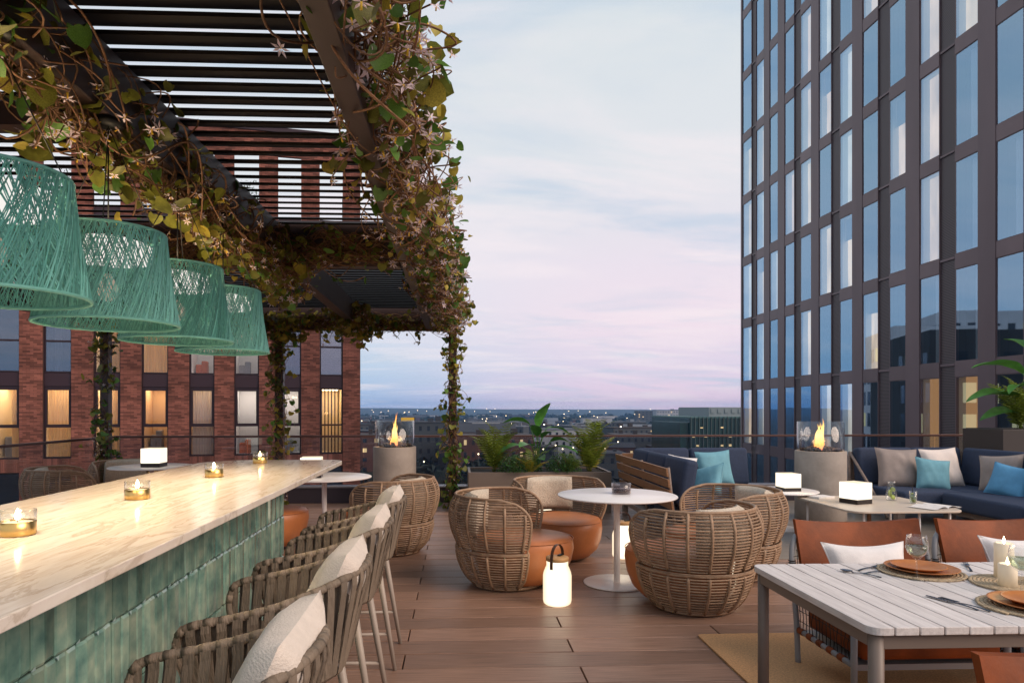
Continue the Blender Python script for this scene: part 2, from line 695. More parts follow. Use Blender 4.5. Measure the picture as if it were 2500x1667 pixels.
for px in xs[1:-1]:
    q = MB()
    q.box(px - .012, px + .012, -.012, .012, .0, .12)
    obj('clamp', q, M_rail, bal)

# ================================================================== PERGOLA
perg = thing('pergola', 'dark bronze slatted pergola covering the bar terrace', 'pergola', (0, 0, 0))
ZB, ZT = 2.66, 2.93


def pbeam(name, x0, x1, y0, y1, z0=ZB, z1=ZT):
    q = MB()
    q.box(x0, x1, y0, y1, z0, z1)
    return obj(name, q, M_steel, perg, bevel=.004, seg=1)


pbeam('beam', -.455, -.365, .6, 10.19)
pbeam('beam', -1.49, -1.375, .6, 5.60)
pbeam('beam', -1.492, -1.377, 5.725, 10.19)
pbeam('beam', -5.2, -5.1, .6, 10.19)
pbeam('cross_beam', -5.09, -.46, 5.605, 5.72, ZB - .01, ZT + .09)
pbeam('cross_beam', -5.2, .02, 10.192, 10.31, ZB - .012, ZT + .06)
for x in (-.06, -2.62, -5.14):
    q = MB()
    q.box(x - .06, x + .06, 10.19, 10.31, 0, ZB - .014)
    q.box(x - .10, x + .10, 10.15, 10.35, 0, .012)
    obj('post', q, M_steel, perg, bevel=.003, seg=1)
q = MB()
q.box(-5.09, -.36, -.095, .095, -.0075, .0075)
slat_me = q.mesh('slat')
slat_me.materials.append(M_slat)
yy = 1.0
while yy < 10.08:
    if not 5.50 < yy < 5.82:
        obj('slat', slat_me, None, perg, (0, yy, ZT + .036), (R(16.5), 0, 0))
    yy += .136
q = MB()
q.box(-5.08, -1.495, 3.28, 3.38, ZB + .16, ZT)
obj('purlin', q, M_steel, perg)

# ================================================================== BAR
bar = thing('bar_counter', 'long bar counter with marble top and glossy green tiled front', 'bar', (-1.37, 2.4, 0))


def bar_mats():
    m = bpy.data.materials.new('marble')
    m.use_nodes = True
    t = m.node_tree
    n, l = t.nodes.new, t.links.new
    p = t.nodes['Principled BSDF']
    p.inputs['Roughness'].default_value = .13
    tcn = n('ShaderNodeTexCoord')
    mp = n('ShaderNodeMapping')
    mp.inputs['Scale'].default_value = (4.2, .5, 1)
    mp.inputs['Rotation'].default_value = (0, 0, R(9))
    l(tcn.outputs['Object'], mp.inputs[0])
    n1 = n('ShaderNodeTexNoise')
    n1.inputs['Scale'].default_value = 1.6
    n1.inputs['Detail'].default_value = 9
    n1.inputs['Roughness'].default_value = .62
    n1.inputs['Distortion'].default_value = 1.1
    l(mp.outputs[0], n1.inputs['Vector'])
    r1 = n('ShaderNodeValToRGB')
    ramp(r1, [(.28, (.60, .51, .42)), (.455, (.74, .66, .57)), (.485, (.56, .47, .38)), (.502, (.74, .66, .58)), (.62, (.79, .72, .64)), (.80, (.66, .57, .48))])
    l(n1.outputs[0], r1.inputs[0])
    n2 = n('ShaderNodeTexNoise')
    n2.inputs['Scale'].default_value = 9
    n2.inputs['Detail'].default_value = 8
    n2.inputs['Distortion'].default_value = .8
    l(mp.outputs[0], n2.inputs['Vector'])
    r2 = n('ShaderNodeValToRGB')
    ramp(r2, [(.40, (.80, .72, .64)), (.52, (1, 1, 1)), (1, (1, 1, 1))])
    l(n2.outputs[0], r2.inputs[0])
    mx = n('ShaderNodeMix')
    mx.data_type = 'RGBA'
    mx.blend_type = 'MULTIPLY'
    mx.inputs[0].default_value = .30
    l(r1.outputs[0], mx.inputs[6])
    l(r2.outputs[0], mx.inputs[7])
    l(mx.outputs[2], p.inputs['Base Color'])
    # glazed tile
    g = bpy.data.materials.new('green_glaze')
    g.use_nodes = True
    t = g.node_tree
    n, l = t.nodes.new, t.links.new
    p = t.nodes['Principled BSDF']
    p.inputs['Roughness'].default_value = .16
    p.inputs['Coat Weight'].default_value = .6
    p.inputs['Coat Roughness'].default_value = .06
    tcn = n('ShaderNodeTexCoord')
    oi = n('ShaderNodeObjectInfo')
    ad = n('ShaderNodeVectorMath')
    ad.operation = 'ADD'
    l(tcn.outputs['Object'], ad.inputs[0])
    l(oi.outputs['Location'], ad.inputs[1])
    n1 = n('ShaderNodeTexNoise')
    n1.inputs['Scale'].default_value = 11
    n1.inputs['Detail'].default_value = 6
    l(ad.outputs[0], n1.inputs['Vector'])
    r1 = n('ShaderNodeValToRGB')
    ramp(r1, [(.28, (.075, .17, .155)), (.45, (.16, .29, .24)), (.60, (.26, .38, .30)), (.75, (.40, .48, .37))])
    l(n1.outputs[0], r1.inputs[0])
    mr = n('ShaderNodeMapRange')
    mr.inputs[3].default_value = .72
    mr.inputs[4].default_value = 1.3
    l(oi.outputs['Random'], mr.inputs[0])
    mx = n('ShaderNodeMix')
    mx.data_type = 'RGBA'
    mx.blend_type = 'MULTIPLY'
    mx.inputs[0].default_value = 1
    l(r1.outputs[0], mx.inputs[6])
    l(mr.outputs[0], mx.inputs[7])
    l(mx.outputs[2], p.inputs['Base Color'])
    bp = n('ShaderNodeBump')
    bp.inputs['Strength'].default_value = .12
    bp.inputs['Distance'].default_value = .02
    l(n1.outputs[0], bp.inputs['Height'])
    l(bp.outputs[0], p.inputs['Normal'])
    return m, g


M_marble, M_tile = bar_mats()
q = MB()
q.prism(rrect(-1.88, -.865, -.6, 5.31, (.05, .13, .34, .05), 8), 1.07, 1.10)
q.v = [(x + 1.37, y - 2.4, z) for x, y, z in q.v]
obj('marble_top', q, M_marble, bar, bevel=.003, seg=2)
q = MB()
q.box(-.40, .255, -2.9, 2.03, .02, 1.066)
obj('carcass', q, mat('bar_core', (.03, .05, .045), .7), bar)
# tiles on the seat side and on the far end
TW, TH = .0525, .25
tiles = {}


def tile_mesh(flip):
    w, h, d, e = TW - .003, TH - .004, .010, .0085
    q = MB()
    # cushion-edged tile with one clipped corner facet at the meeting line
    ring0 = [(0, 0), (w, 0), (w, h), (0, h)]
    ring1 = [(e * .5, e), (w - e * .5, e), (w - e * .5, h - e), (e * .5, h - e)]
    vs = [(0, a, c) for a, c in ring0] + [(d * .5, a, c) for a, c in ring0] + [(d, a, c) for a, c in ring1]
    fs = [(0, 1, 5, 4), (1, 2, 6, 5), (2, 3, 7, 6), (3, 0, 4, 7), (4, 5, 9, 8), (5, 6, 10, 9), (6, 7, 11, 10), (7, 4, 8, 11), (8, 9, 10, 11)]
    q.add(vs, fs)
    me = q.mesh('tile')
    me.materials.append(M_tile)
    return me


tme = tile_mesh(0)
zr = [1.064 - TH * (k + 1) for k in range(4)]
yy = 1.30
i = 0
while yy < 4.42 - TW:
    for k, z in enumerate(zr):
        o = obj('tile', tme, None, bar, (.258 + rnd.uniform(0, .002), yy - 2.4, z + .002), (rnd.uniform(-.004, .004), rnd.uniform(-.012, .012), rnd.uniform(-.05, .05) + (.05 if (i % 2) else -.05)))
    yy += TW
    i += 1
xx = -1.76
while xx < -1.12 - TW:
    for k, z in enumerate(zr[:3]):
        obj('tile', tme, None, bar, (xx + 1.37 + TW, 2.033, z + .002), (0, 0, R(90) + rnd.uniform(-.05, .05)))
    xx += TW
q = MB()
q.box(.256, .272, -3.0, -1.11, .07, 1.062)
obj('plain_panel', q, M_tile, bar)
q = MB()
q.box(-.36, .22, -2.9, 2.0, 0, .06)
obj('plinth', q, M_slab, bar)
# pale triangles, glints of light put in as colour where tile courses meet
M_glint = mat('glaze_highlight', (.36, .50, .50), .25)
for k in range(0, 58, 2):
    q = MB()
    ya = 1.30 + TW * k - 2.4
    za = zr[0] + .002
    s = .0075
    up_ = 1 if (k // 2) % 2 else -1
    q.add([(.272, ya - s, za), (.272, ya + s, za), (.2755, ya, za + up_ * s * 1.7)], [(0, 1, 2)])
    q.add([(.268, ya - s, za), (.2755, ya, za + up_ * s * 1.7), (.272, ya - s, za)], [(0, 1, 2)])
    obj('tile_glint', q, M_glint, bar)

# ================================================================== BRICK BUILDING
ang = math.atan2(2.67, 12.2)
brick = thing('brick_building', 'red brick apartment block with tall paired windows and open roof loggia beside the terrace', 'building', (-16, 24.7, 0), ang)
M_brick = mat('red_brick', (.225, .080, .056), .85, islerand=.45, var=.35, vscale=.5)
M_mortar = mat('mortar', (.085, .045, .04), .95)
M_plum = mat('plum_panel', (.040, .018, .026), .5)
M_winframe = mat('plum_frame', (.030, .014, .020), .45)
M_pane2 = clear_glass('room_glass', (.93, .93, .95), .03, .55)
M_pane2s = clear_glass('dusk_glass', (.55, .58, .65), .18, .6, (.75, .85, 1))
M_warm = [emat('room_cream', (1.0, .72, .36), .82), emat('room_amber', (.80, .44, .18), .70), emat('room_pale', (.88, .80, .72), .70)]
M_wall = [mat('room_wall_cream', (.74, .60, .40), .8), mat('room_wall_tan', (.60, .40, .22), .8), mat('room_wall_white', (.70, .68, .66), .8)]
M_roomlamp = [emat('room_lamp_warm', (1, .76, .45), 11.0), emat('room_lamp_white', (1, .88, .74), 7.5)]
M_roomdark = mat('room_dark', (.02, .022, .03), .8)
M_curtain = mat('glowing_curtain', (.66, .46, .26), .85, translu=.55, emit=(.8, .5, .22), estr=.16)  # curtain given a faint glow of its own to imitate room light
M_curtain2 = mat('curtain_linen', (.50, .44, .40), .9, translu=.4)
bays = [(-2.66, -1.93), (-1.06, -.34), (.56, 1.30), (2.2, 2.92), (3.80, 4.51), (5.41, 6.14), (7.02, 7.73), (8.62, 9.33), (10.18, 10.89), (11.77, 12.46)]
BH, BL = .0655, .225


def bricks(name, x0, x1, z0, z1, depth=.11, soldier=False):
    core = MB()
    core.box(x0 + .004, x1 - .004, .012, depth + .02, z0 + .002, z1 - .002)
    c = obj(name, core, M_mortar, brick)
    q = MB()
    if soldier:
        x = x0
        while x < x1 - .02:
            q.box(x + .004, min(x + BH, x1) - .004, 0, .05, z0 + .004, z1 - .004)
            x += BH
    else:
        z, r = z0, 0
        while z < z1 - .02:
            x = x0 - (BL / 2 if r % 2 else 0)
            while x < x1 - .01:
                a, e = max(x, x0), min(x + BL, x1)
                if e - a > .03:
                    d = rnd.uniform(-.003, .003)
                    vs = [(xx, yy, zz) for zz in (z + .004, min(z + BH, z1) - .004) for yy in (d, .02) for xx in (a + .004, e - .004)]
                    q.add(vs, [(0, 1, 5, 4), (2, 0, 4, 6), (1, 3, 7, 5), (4, 5, 7, 6), (0, 2, 3, 1)])
                x += BL
            z += BH
            r += 1
    o = obj('brickwork', q, M_brick, c)
    o['kind'] = 'stuff'
    return c


for x0, x1 in bays[1:]:
    bricks('brick_pier', x0, x1, -4.6, 11.2)
bricks('roof_beam', -2.6, 12.46, 11.202, 12.12)
q = MB()
q.box(-2.7, 12.56, -.04, 1.0, 12.125, 12.30)
obj('coping', q, M_plum, brick)
q = MB()
q.box(-14, 12.455, 2.0, 5, -27, 8.6)
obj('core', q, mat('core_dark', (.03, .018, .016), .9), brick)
q = MB()
q.box(-14, -2.0, .12, .74, -27, 12)
q.box(12.0, 12.458, .14, 5, -27, 11.2)
obj('side_wall', q, mat('brick_flat', (.115, .040, .032), .9, var=.3, vscale=3), brick)
q = MB()
q.box(-2.0, 12.4, .12, 4, 8.62, 8.78)
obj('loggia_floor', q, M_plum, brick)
floors = [(-3.40, -.80), (-.31, 2.26), (2.76, 5.33), (5.83, 8.40)]
# lit state per bay (bay index 0 = between piers 0 and 1) for floor 1 and floor 2
lit1 = ['cream', 'cream', 'curtain', 'cream', 'amber', 'linen', 'pale', 'pale', 'slats']
lit2 = ['dark', 'dark', 'blue', 'cream', 'curtain', 'pale', 'pale', 'blue', 'blind']
lit0 = ['dark', 'dark', 'blue', 'dark', 'amber', 'dark', 'blue', 'dark', 'dark']
lit3 = ['dark', 'pale', 'blue', 'pale', 'dark', 'pale', 'dark', 'pale', 'blue']
for bi in range(len(bays) - 1):
    x0, x1 = bays[bi][1], bays[bi + 1][0]
    if x1 < -.2:
        continue
    cx = (x0 + x1) / 2
    for fi, (z0, z1) in enumerate(floors):
        st = (lit0, lit1, lit2, lit3)[fi][bi]
        # spandrel above this window
        q = MB()
        q.box(x0 + .003, x1 - .003, .10, .16, z1 + .002, z1 + .485)
        if fi == 0:
            bricks('soldier_course', x0 + .002, x1 - .002, z1 + .002, z1 + .48, soldier=True)
        else:
            obj('spandrel_panel', q, M_plum, brick, bevel=.01, seg=1)
        fr = MB()
        t = .05
        zt = z0 + (z1 - z0) * .44
        for a, c, e, g in ((x0 + .002, x0 + t, z0, z1), (x1 - t, x1 - .002, z0, z1), (x0 + t, x1 - t, z1 - t, z1), (x0 + t, x1 - t, z0, z0 + t), (x0 + t, x1 - t, zt - .035, zt + .035)):
            fr.box(a, c, .13, .20, e, g)
        win = obj('window', fr, M_winframe, brick)
        if fi == 1 and st != 'slats':
            s2 = MB()
            for a, c, e, g in ((x0 + t, x0 + t + .06, zt + .035, z1 - t), (x1 - t - .06, x1 - t, zt + .035, z1 - t), (x0 + t + .06, x1 - t - .06, z1 - t - .08, z1 - t), (x0 + t + .06, x1 - t - .06, zt + .035, zt + .08)):
                s2.box(a, c, .115, .19, e, g)
            obj('sash', s2, M_winframe, win)
        for e, g in ((z0 + t, zt - .035), (zt + .035, z1 - t)):
            pn = MB()
            pn.box(x0 + t, x1 - t, .160, .168, e, g)
            obj('pane', pn, M_pane2 if st in ('cream', 'curtain', 'amber', 'pale', 'slats', 'linen') else M_pane2s, win)
        room = MB()
        isl = st not in ('dark', 'blue')
        YB = 1.9 if isl else .70
        room.box(x0 + .01, x1 - .01, YB, YB + .02, z0, z1)
        mt = {'cream': M_wall[0], 'curtain': M_wall[0], 'amber': M_wall[1], 'pale': M_wall[2], 'blind': M_wall[2], 'linen': M_wall[1], 'slats': M_wall[0]}.get(st, M_roomdark)
        obj('room_wall', room, mt, win)
        rs = MB()
        rs.box(x0 + .004, x0 + .012, .2, YB, z0, z1)
        rs.box(x1 - .012, x1 - .004, .2, YB, z0, z1)
        rs.box(x0 + .012, x1 - .012, .2, YB, z0, z0 + .01)
        rs.box(x0 + .012, x1 - .012, .2, YB, z1 - .01, z1)
        if isl:
            cl_ = MB()
            cl_.box(x0 + .12, x1 - .12, .55, 1.5, z1 - .05, z1 - .012)
            obj('ceiling_light', cl_, M_roomlamp[{'pale': 1, 'blind': 1}.get(st, 0)], win)
        obj('reveal', rs, mt if isl else M_roomdark, win)
        if st in ('curtain', 'cream', 'linen', 'blue'):
            cu = MB()
            a0, a1 = {'curtain': (x0 + t, x1 - t), 'cream': (x1 - t - .32, x1 - t), 'linen': (x0 + t, x1 - t), 'blue': (x0 + t + .2, x0 + t + .45)}[st]
            nn = 26
            pts = [(a0 + (a1 - a0) * k / nn, .42 + .045 * math.sin(k * 1.9) + .012 * math.sin(k * 4.1)) for k in range(nn + 1)]
            cu.add([(x, y, z) for z in (z0 + .02, z1 - .03) for x, y in pts], [(k, k + 1, nn + 2 + k, nn + 1 + k) for k in range(nn)], True)
            obj('curtain', cu, {'curtain': M_curtain, 'cream': M_curtain, 'linen': M_curtain2, 'blue': M_curtain2}[st], win)
        if st in ('cream', 'amber', 'pale') and fi in (1, 2):
            fu = MB()
            fu.box(x0 + .08, x0 + .5, 1.0, 1.5, z0 + .0, z0 + (.75 if st != 'pale' else .42))
            fu.box(x0 + .30, x0 + .52, .9, 1.3, z0 + .0, z0 + .95 if st == 'amber' else z0 + .55)
            obj('furniture', fu, mat('room_timber', ((.45, .20, .09), (.50, .12, .04), (.25, .25, .26))[(bi + fi) % 3], .6), win, bevel=.04, seg=2)
        if st in ('slats', 'blind'):
            sl_ = MB()
            if st == 'slats':
                for k in range(6):
                    xa = x0 + t + (x1 - x0 - 2 * t) * k / 6
                    sl_.box(xa, xa + .045, .40, .46, z0, z1)
            else:
                z = z0 + .02
                while z < z1 - .03:
                    sl_.box(x0 + t, x1 - t, .30, .34, z, z + .045)
                    z += .075
            o = obj('blind', sl_, M_plum if st == 'slats' else mat('blind_white', (.45, .42, .40), .7, emit=(.9, .75, .55), estr=.15), win)  # white blind emits faintly, in place of room light on it
            o['kind'] = 'stuff'

# ================================================================== TOWER
TX = 14.8
tower = thing('office_tower', 'tall dark bronze tower with a grid of blue glass windows, some lit warm', 'building', (TX, 0, 0))
M_bronze = mat('bronze_cladding', (.150, .104, .113), .42, .15, var=.16, vscale=.5, objrand=.07, stretch=(1, 1, .25))
M_bronze2 = mat('bronze_spandrel', (.165, .115, .123), .40, .15, var=.16, vscale=.5, objrand=.10)
M_tpane = clear_glass('tower_glass', (.84, .90, .95), .52, .9, (.42, .64, .86), .015)


def louvre_mat():
    m = bpy.data.materials.new('louvre_mesh')
    m.use_nodes = True
    t = m.node_tree
    n, l = t.nodes.new, t.links.new
    p = t.nodes['Principled BSDF']
    p.inputs['Roughness'].default_value = .5
    tcn = n('ShaderNodeTexCoord')
    wv = n('ShaderNodeTexWave')
    wv.bands_direction = 'Z'
    wv.inputs['Scale'].default_value = 6.5
    l(tcn.outputs['Object'], wv.inputs['Vector'])
    r = n('ShaderNodeValToRGB')
    ramp(r, [(.35, (.02, .014, .016)), (.65, (.12, .088, .095))])
    l(wv.outputs[0], r.inputs[0])
    l(r.outputs[0], p.inputs['Base Color'])
    return m


M_louvre = louvre_mat()
wins_d = [(35.45, 34.40), (33.84, 32.98), (32.38, 31.55), (30.9, 30.05), (29.48, 28.59), (27.97, 27.08), (26.47, 25.62), (24.97, 24.07), (23.43, 22.57), (21.89, 21.01), (20.34, 19.44), (18.79, 17.88), (17.26, 16.38), (15.75, 14.85)]
louv_d = [(34.36, 33.9), (30.05, 29.51), (27.08, 26.47), (24.07, 23.45), (21.01, 20.37), (17.88, 17.27), (14.85, 14.24)]
D0 = .65
FH = 3.19
SP = [(2.42 + FH * k, 2.87 + FH * k) for k in range(-2, 8)]
ZLO, ZHI = -8.0, 28.4
# piers fill whatever is neither window nor louvre
edges = sorted([(c - D0, a - D0) for a, c in wins_d] + [(c - D0, a - D0) for a, c in louv_d])
cur = 13.0
for a, c in edges + [(35.0, 35.0)]:
    if a - cur > .05:
        q = MB()
        q.box(0, .42, cur + .006, a - .006, ZLO, ZHI)
        obj('pier', q, M_bronze, tower)
    cur = max(cur, c)
for c, a in [(x[1], x[0]) for x in louv_d]:
    q = MB()
    q.box(.07, .42, c - D0, a - D0, ZLO, ZHI)
    lo = obj('louvre_panel', q, M_louvre, tower)
    for z0, z1 in SP:
        q = MB()
        q.box(.03, .068, c - D0 + .01, a - D0 - .01, z1 - .12, z1 - .05)
        obj('louvre_joint', q, M_bronze, lo)
q = MB()
q.box(.60, 16, 12.5, 34.78, -30, 28.3)
q.box(0, .60, 34.79, 34.81, ZLO, 28.3)
obj('core', q, mat('tower_core', (.02, .017, .02), .8), tower)
q = MB()
q.box(-.005, .5, 12.8, 34.9, -30, ZLO - .01)
obj('podium_wall', q, M_bronze, tower)


def grad_room(name, col, s):
    """lit room seen through a window: the wall panel itself glows, its uneven brightness put in by noise"""
    m = emat(name, col, s)
    t = m.node_tree
    n, l = t.nodes.new, t.links.new
    e = [k for k in t.nodes if k.type == 'EMISSION'][0]
    tcn = n('ShaderNodeTexCoord')
    mp = n('ShaderNodeMapping')
    mp.inputs['Scale'].default_value = (1, 1.6, .55)
    l(tcn.outputs['Object'], mp.inputs[0])
    nz = n('ShaderNodeTexNoise')
    nz.inputs['Scale'].default_value = 1.1
    nz.inputs['Detail'].default_value = 2
    l(mp.outputs[0], nz.inputs['Vector'])
    r = n('ShaderNodeValToRGB')
    ramp(r, [(.30, tuple(c * .50 for c in col)), (.55, tuple(c * .85 for c in col)), (.72, col)])
    l(nz.outputs[0], r.inputs[0])
    l(r.outputs[0], e.inputs[0])
    return m


M_tlit = [grad_room('office_warm', (1.0, .70, .42), 1.8), grad_room('office_peach', (1.0, .66, .42), 1.6), grad_room('office_cream', (1.0, .88, .70), 1.35)]
M_tamber = emat('office_amber', (.85, .42, .16), .85)
M_sheer = mat('sheer_curtain', (.62, .68, .74), .9)
M_tdark = mat('office_dark', (.035, .05, .075), .8)
M_blind = mat('roller_blind', (.45, .50, .56), .9)
LIT = {(4, 7): 1, (4, 6): 1, (1, 6): 1, (1, 5): 2, (1, 7): 2, (0, 4): 2, (0, 3): 2, (1, 3): 2, (0, 6): 0, (0, 5): 0, (5, 6): 1, (5, 7): 2, (6, 6): 2, (6, 5): 2, (6, 4): 0, (5, 4): 0, (4, 5): 0, (9, 6): 1, (9, 5): 1, (9, 4): 1, (10, 7): 0,
       (10, 6): 0, (4, 3): 0, (5, 2): 2, (6, 2): 2, (1, 2): 2, (9, 2): 3, (10, 2): 3, (0, 2): 0, (1, 4): 0, (9, 7): 0, (3, 5): 1, (7, 7): 1, (2, 4): 2, (7, 3): 0, (8, 5): 1, (11, 7): 1}
rt = random.Random(21)
wm = {}
for wi, (a, c) in enumerate(wins_d):
    y0, y1 = c - D0, a - D0
    for k, (s0, s1) in enumerate(SP):
        if k == 0:
            continue
        # window below spandrel k: floor index k
        z0, z1 = SP[k - 1][1], s0
        fr = MB()
        t = .022
        fr.box(.028, .12, y0 - .005, y0 + t, z0, z1)
        fr.box(.028, .12, y1 - t, y1 + .005, z0, z1)
        fr.box(.028, .12, y0 + t, y1 - t, z1 - t, z1)
        fr.box(.028, .12, y0 + t, y1 - t, z0, z0 + t)
        w = obj('window', fr, M_bronze, tower)
        pn = MB()
        j4 = [.035 + rt.uniform(-.004, .004) for _ in range(3)]
        j4.append(j4[0] + j4[2] - j4[1])
        pn.add([(j4[0], y0 + t, z0 + t), (j4[1], y1 - t, z0 + t), (j4[2], y1 - t, z1 - t), (j4[3], y0 + t, z1 - t)], [(0, 3, 2, 1)])
        obj('pane', pn, M_tpane, w)
        lit = LIT.get((wi, k - 0))
        rs = MB()
        rs.box(.12, .55, y1 - .02, y1 + .004, z0, z1)
        rs.box(.12, .55, y0 - .004, y0 + .015, z0, z1)
        rs.box(.12, .55, y0 + .015, y1 - .02, z0 - .006, z0 + .01)
        rs.box(.12, .55, y0 + .015, y1 - .02, z1 - .01, z1 + .006)
        obj('reveal', rs, M_sheer if lit is not None else M_tdark, w)
        rm = MB()
        rm.box(.34, .37, y0 + .016, y1 - .021, z0 + .011, z1 - .011)
        if lit is not None:
            mt = M_tamber if lit == 3 else M_tlit[lit]
        else:
            mt = M_tdark
        obj('room_wall', rm, mt, w)
        u = rt.random()
        if lit is None and u < .75:
            cu = MB()
            wd = rt.uniform(.22, .62) * (y1 - y0)
            nn = 14
            pts = [(.26 + .022 * math.sin(j * 2.0), y0 + .03 + wd * j / nn) for j in range(nn + 1)]
            cu.add([(x, y, z) for z in (z0 + .012, z1 - .03) for x, y in pts], [(j, j + 1, nn + 2 + j, nn + 1 + j) for j in range(nn)], True)
            obj('curtain', cu, M_sheer, w)
        elif lit in (0, 1) and u < .5:
            bl = MB()
            bl.box(.25, .26, y0 + .03, y1 - .03, z1 - rt.uniform(.3, 1.2), z1 - .02)
            obj('blind', bl, M_blind, w)
for s0, s1 in SP:
    for (a, c) in wins_d:
        q = MB()
        q.box(.012, .40, c - D0 - .004, a - D0 + .004, s0 + .002, s1 - .002)
        obj('spandrel', q, M_bronze2, tower)

# residential towers that stand behind the brick block (seen mirrored in the tower glass)
M_res = mat('render_grey', (.42, .42, .46), .8, var=.1, vscale=.2)
M_resdark = mat('slab_charcoal', (.03, .03, .035), .8)
M_winlit = emat('far_lit_window', (1, .70, .34), .9)
M_windark = mat('far_dark_window', (.02, .025, .035), .2)
# ================================================================== CITY
ground = MB()
GZ = -24.0
n = 40
ground.grid(lambda u, v: (-3600 + 7200 * u, -1500 + 5200 * v, GZ), 4, 4, smooth=False)
tag(obj('ground', ground, mat('city_ground', (.018, .022, .026), .9, var=.5, vscale=.02, detail=8)), kind='structure')
q = MB()
HN = 120


def hill(u):
    x = -3400 + 6800 * u
    a = mnoise.noise(Vector((x * .0011, 3.7, 0))) * 9 + mnoise.noise(Vector((x * .004, 9.1, 0))) * 2.5
    base = -7.5
    bump_ = 7.5 * math.exp(-((x + 420) / 700) ** 2) + 4 * math.exp(-((x + 1500) / 500) ** 2) + 3 * math.exp(-((x - 1150) / 260) ** 2)
    return x, base + bump_ + a * .55


top = [hill(i / HN) for i in range(HN + 1)]
vs = []
for j, (yy, f) in enumerate(((2050, 0), (2400, .55), (2650, 1.0), (2900, .9), (3300, 0))):
    vs += [(x, yy, GZ - .5 + (z - GZ) * f) for x, z in top]
fs = [(j * (HN + 1) + i, j * (HN + 1) + i + 1, (j + 1) * (HN + 1) + i + 1, (j + 1) * (HN + 1) + i) for j in range(4) for i in range(HN)]
q.add(vs, fs, True)
tag(obj('hills', q, mat('hill_woodland', (.020, .034, .044), .9, var=.35, vscale=.012)), kind='structure')

rc = random.Random(5)
M_roofs = [mat('roof_slate', (.030, .032, .040), .8, var=.2, vscale=.1), mat('roof_pale', (.11, .12, .14), .7, var=.15, vscale=.1), mat('roof_brown', (.03, .022, .02), .85, var=.2, vscale=.1)]
M_walls = [mat('far_brick', (.085, .036, .028), .9, var=.25, vscale=.15), mat('far_render', (.30, .30, .31), .85, var=.1, vscale=.1), mat('far_concrete', (.060, .062, .066), .85, var=.15, vscale=.1), mat('far_dark', (.04, .045, .05), .7)]
LABELS = {0: ('low dark brick building among the city roofs below the terrace', 'brick buildings of the city below'),
          1: ('pale rendered building among the city roofs below the terrace', 'pale buildings of the city below'),
          2: ('grey concrete building among the city roofs below the terrace', 'grey buildings of the city below'),
          3: ('dark flat roofed shed among the city roofs below the terrace', 'dark sheds of the city below')}


def building(x, y, w, d, h, wall, roof=None, pitched=False, rot=0.0, label=None, group=None, name='city_building', rows=0, cols=0, litp=.12, z0=GZ, cat='building'):
    root = thing(name, label or LABELS[wall][0], cat, (x, y, z0), rot, group or (None if label else LABELS[wall][1]))
    q = MB()
    q.box(-w / 2, w / 2, -d / 2, d / 2, 0, h)
    obj('wall', q, M_walls[wall], root)
    q = MB()
    if pitched:
        rh = min(w, d) * .22
        q.add([(-w / 2 - .3, -d / 2 - .3, h), (w / 2 + .3, -d / 2 - .3, h), (w / 2 + .3, d / 2 + .3, h), (-w / 2 - .3, d / 2 + .3, h), (-w / 2, 0, h + rh), (w / 2, 0, h + rh)],
              [(0, 1, 5, 4), (2, 3, 4, 5), (1, 2, 5), (3, 0, 4), (3, 2, 1, 0)])
    else:
        q.box(-w / 2 - .15, w / 2 + .15, -d / 2 - .15, d / 2 + .15, h + .01, h + .5)
        for _ in range(3):
            a, c = rc.uniform(-.35, .3) * w, rc.uniform(-.3, .3) * d
            q.box(a, a + w * .08, c, c + d * .1, h + .5, h + rc.uniform(1.0, 2.4))
    obj('roof', q, M_roofs[roof if roof is not None else rc.randrange(3)], root)
    if rows and cols:
        ql, qd = MB(), MB()
        ch, cw = h / rows, w / cols
        for i in range(rows):
            for j in range(cols):
                t = ql if rc.random() < litp else qd
                a = -w / 2 + cw * (j + .32)
                t.box(a, a + cw * .34, -d / 2 - .06, -d / 2 + .05, ch * (i + .32), ch * (i + .74))
        for mb, m in ((ql, M_winlit), (qd, M_windark)):
            if mb.v:
                o = obj('window_row', mb, m, root)
                o['kind'] = 'stuff'
    return root


def at(px, d):
    """ground plan position of a bearing (photo column) at a distance"""
    xh = (px - 1115) / 1667 * d
    return xh, d - .0437 * xh


# landmarks
x, y = at(1090, 300)
building(x, y, 60, 16, 15.0, 0, 0, True, .04, 'long red brick warehouse with rows of small windows and slate roof', rows=4, cols=22, litp=.16)
x, y = at(935, 210)
building(x, y, 14, 12, 17, 0, 2, False, .1, 'slim brick tower block near the brick apartments', rows=6, cols=4, litp=.2)
x, y = at(1010, 250)
building(x, y, 26, 14, 20.0, 3, 0, False, .0, 'dark framed building under construction with a yellow hoist on its roof', rows=5, cols=9, litp=.12)
hx = obj('hoist', MB(), None) if False else None
q = MB()
q.box(-4.5, .2, -1, 1, 20.6, 21.9)
kid = [o for o in bpy.data.objects if o.type == 'EMPTY' and o.get('label', '').startswith('dark framed building')][0]
obj('hoist', q, mat('hoist_yellow', (.75, .45, .03), .6), kid)
x, y = at(1205, 520)
building(x, y, 38, 20, 14.5, 1, 1, False, 0, 'long white modern block with dark window bands', rows=3, cols=9, litp=.1)
x, y = at(1300, 600)
building(x, y, 22, 16, 12.5, 1, 0, False, .2, 'white gabled hall between dark trees')
x, y = at(1570, 900)
building(x, y, 20, 16, 21, 2, 1, False, 0, 'grey slab tower standing on the skyline', rows=7, cols=4, litp=.15)
x, y = at(1650, 1100)
building(x, y, 70, 20, 21, 1, 1, False, 0, 'pale long hospital block on the skyline', rows=4, cols=16, litp=.25)
x, y = at(1455, 800)
building(x, y, 34, 16, 13, 1, 1, False, 0, 'white low retail shed in the middle distance')
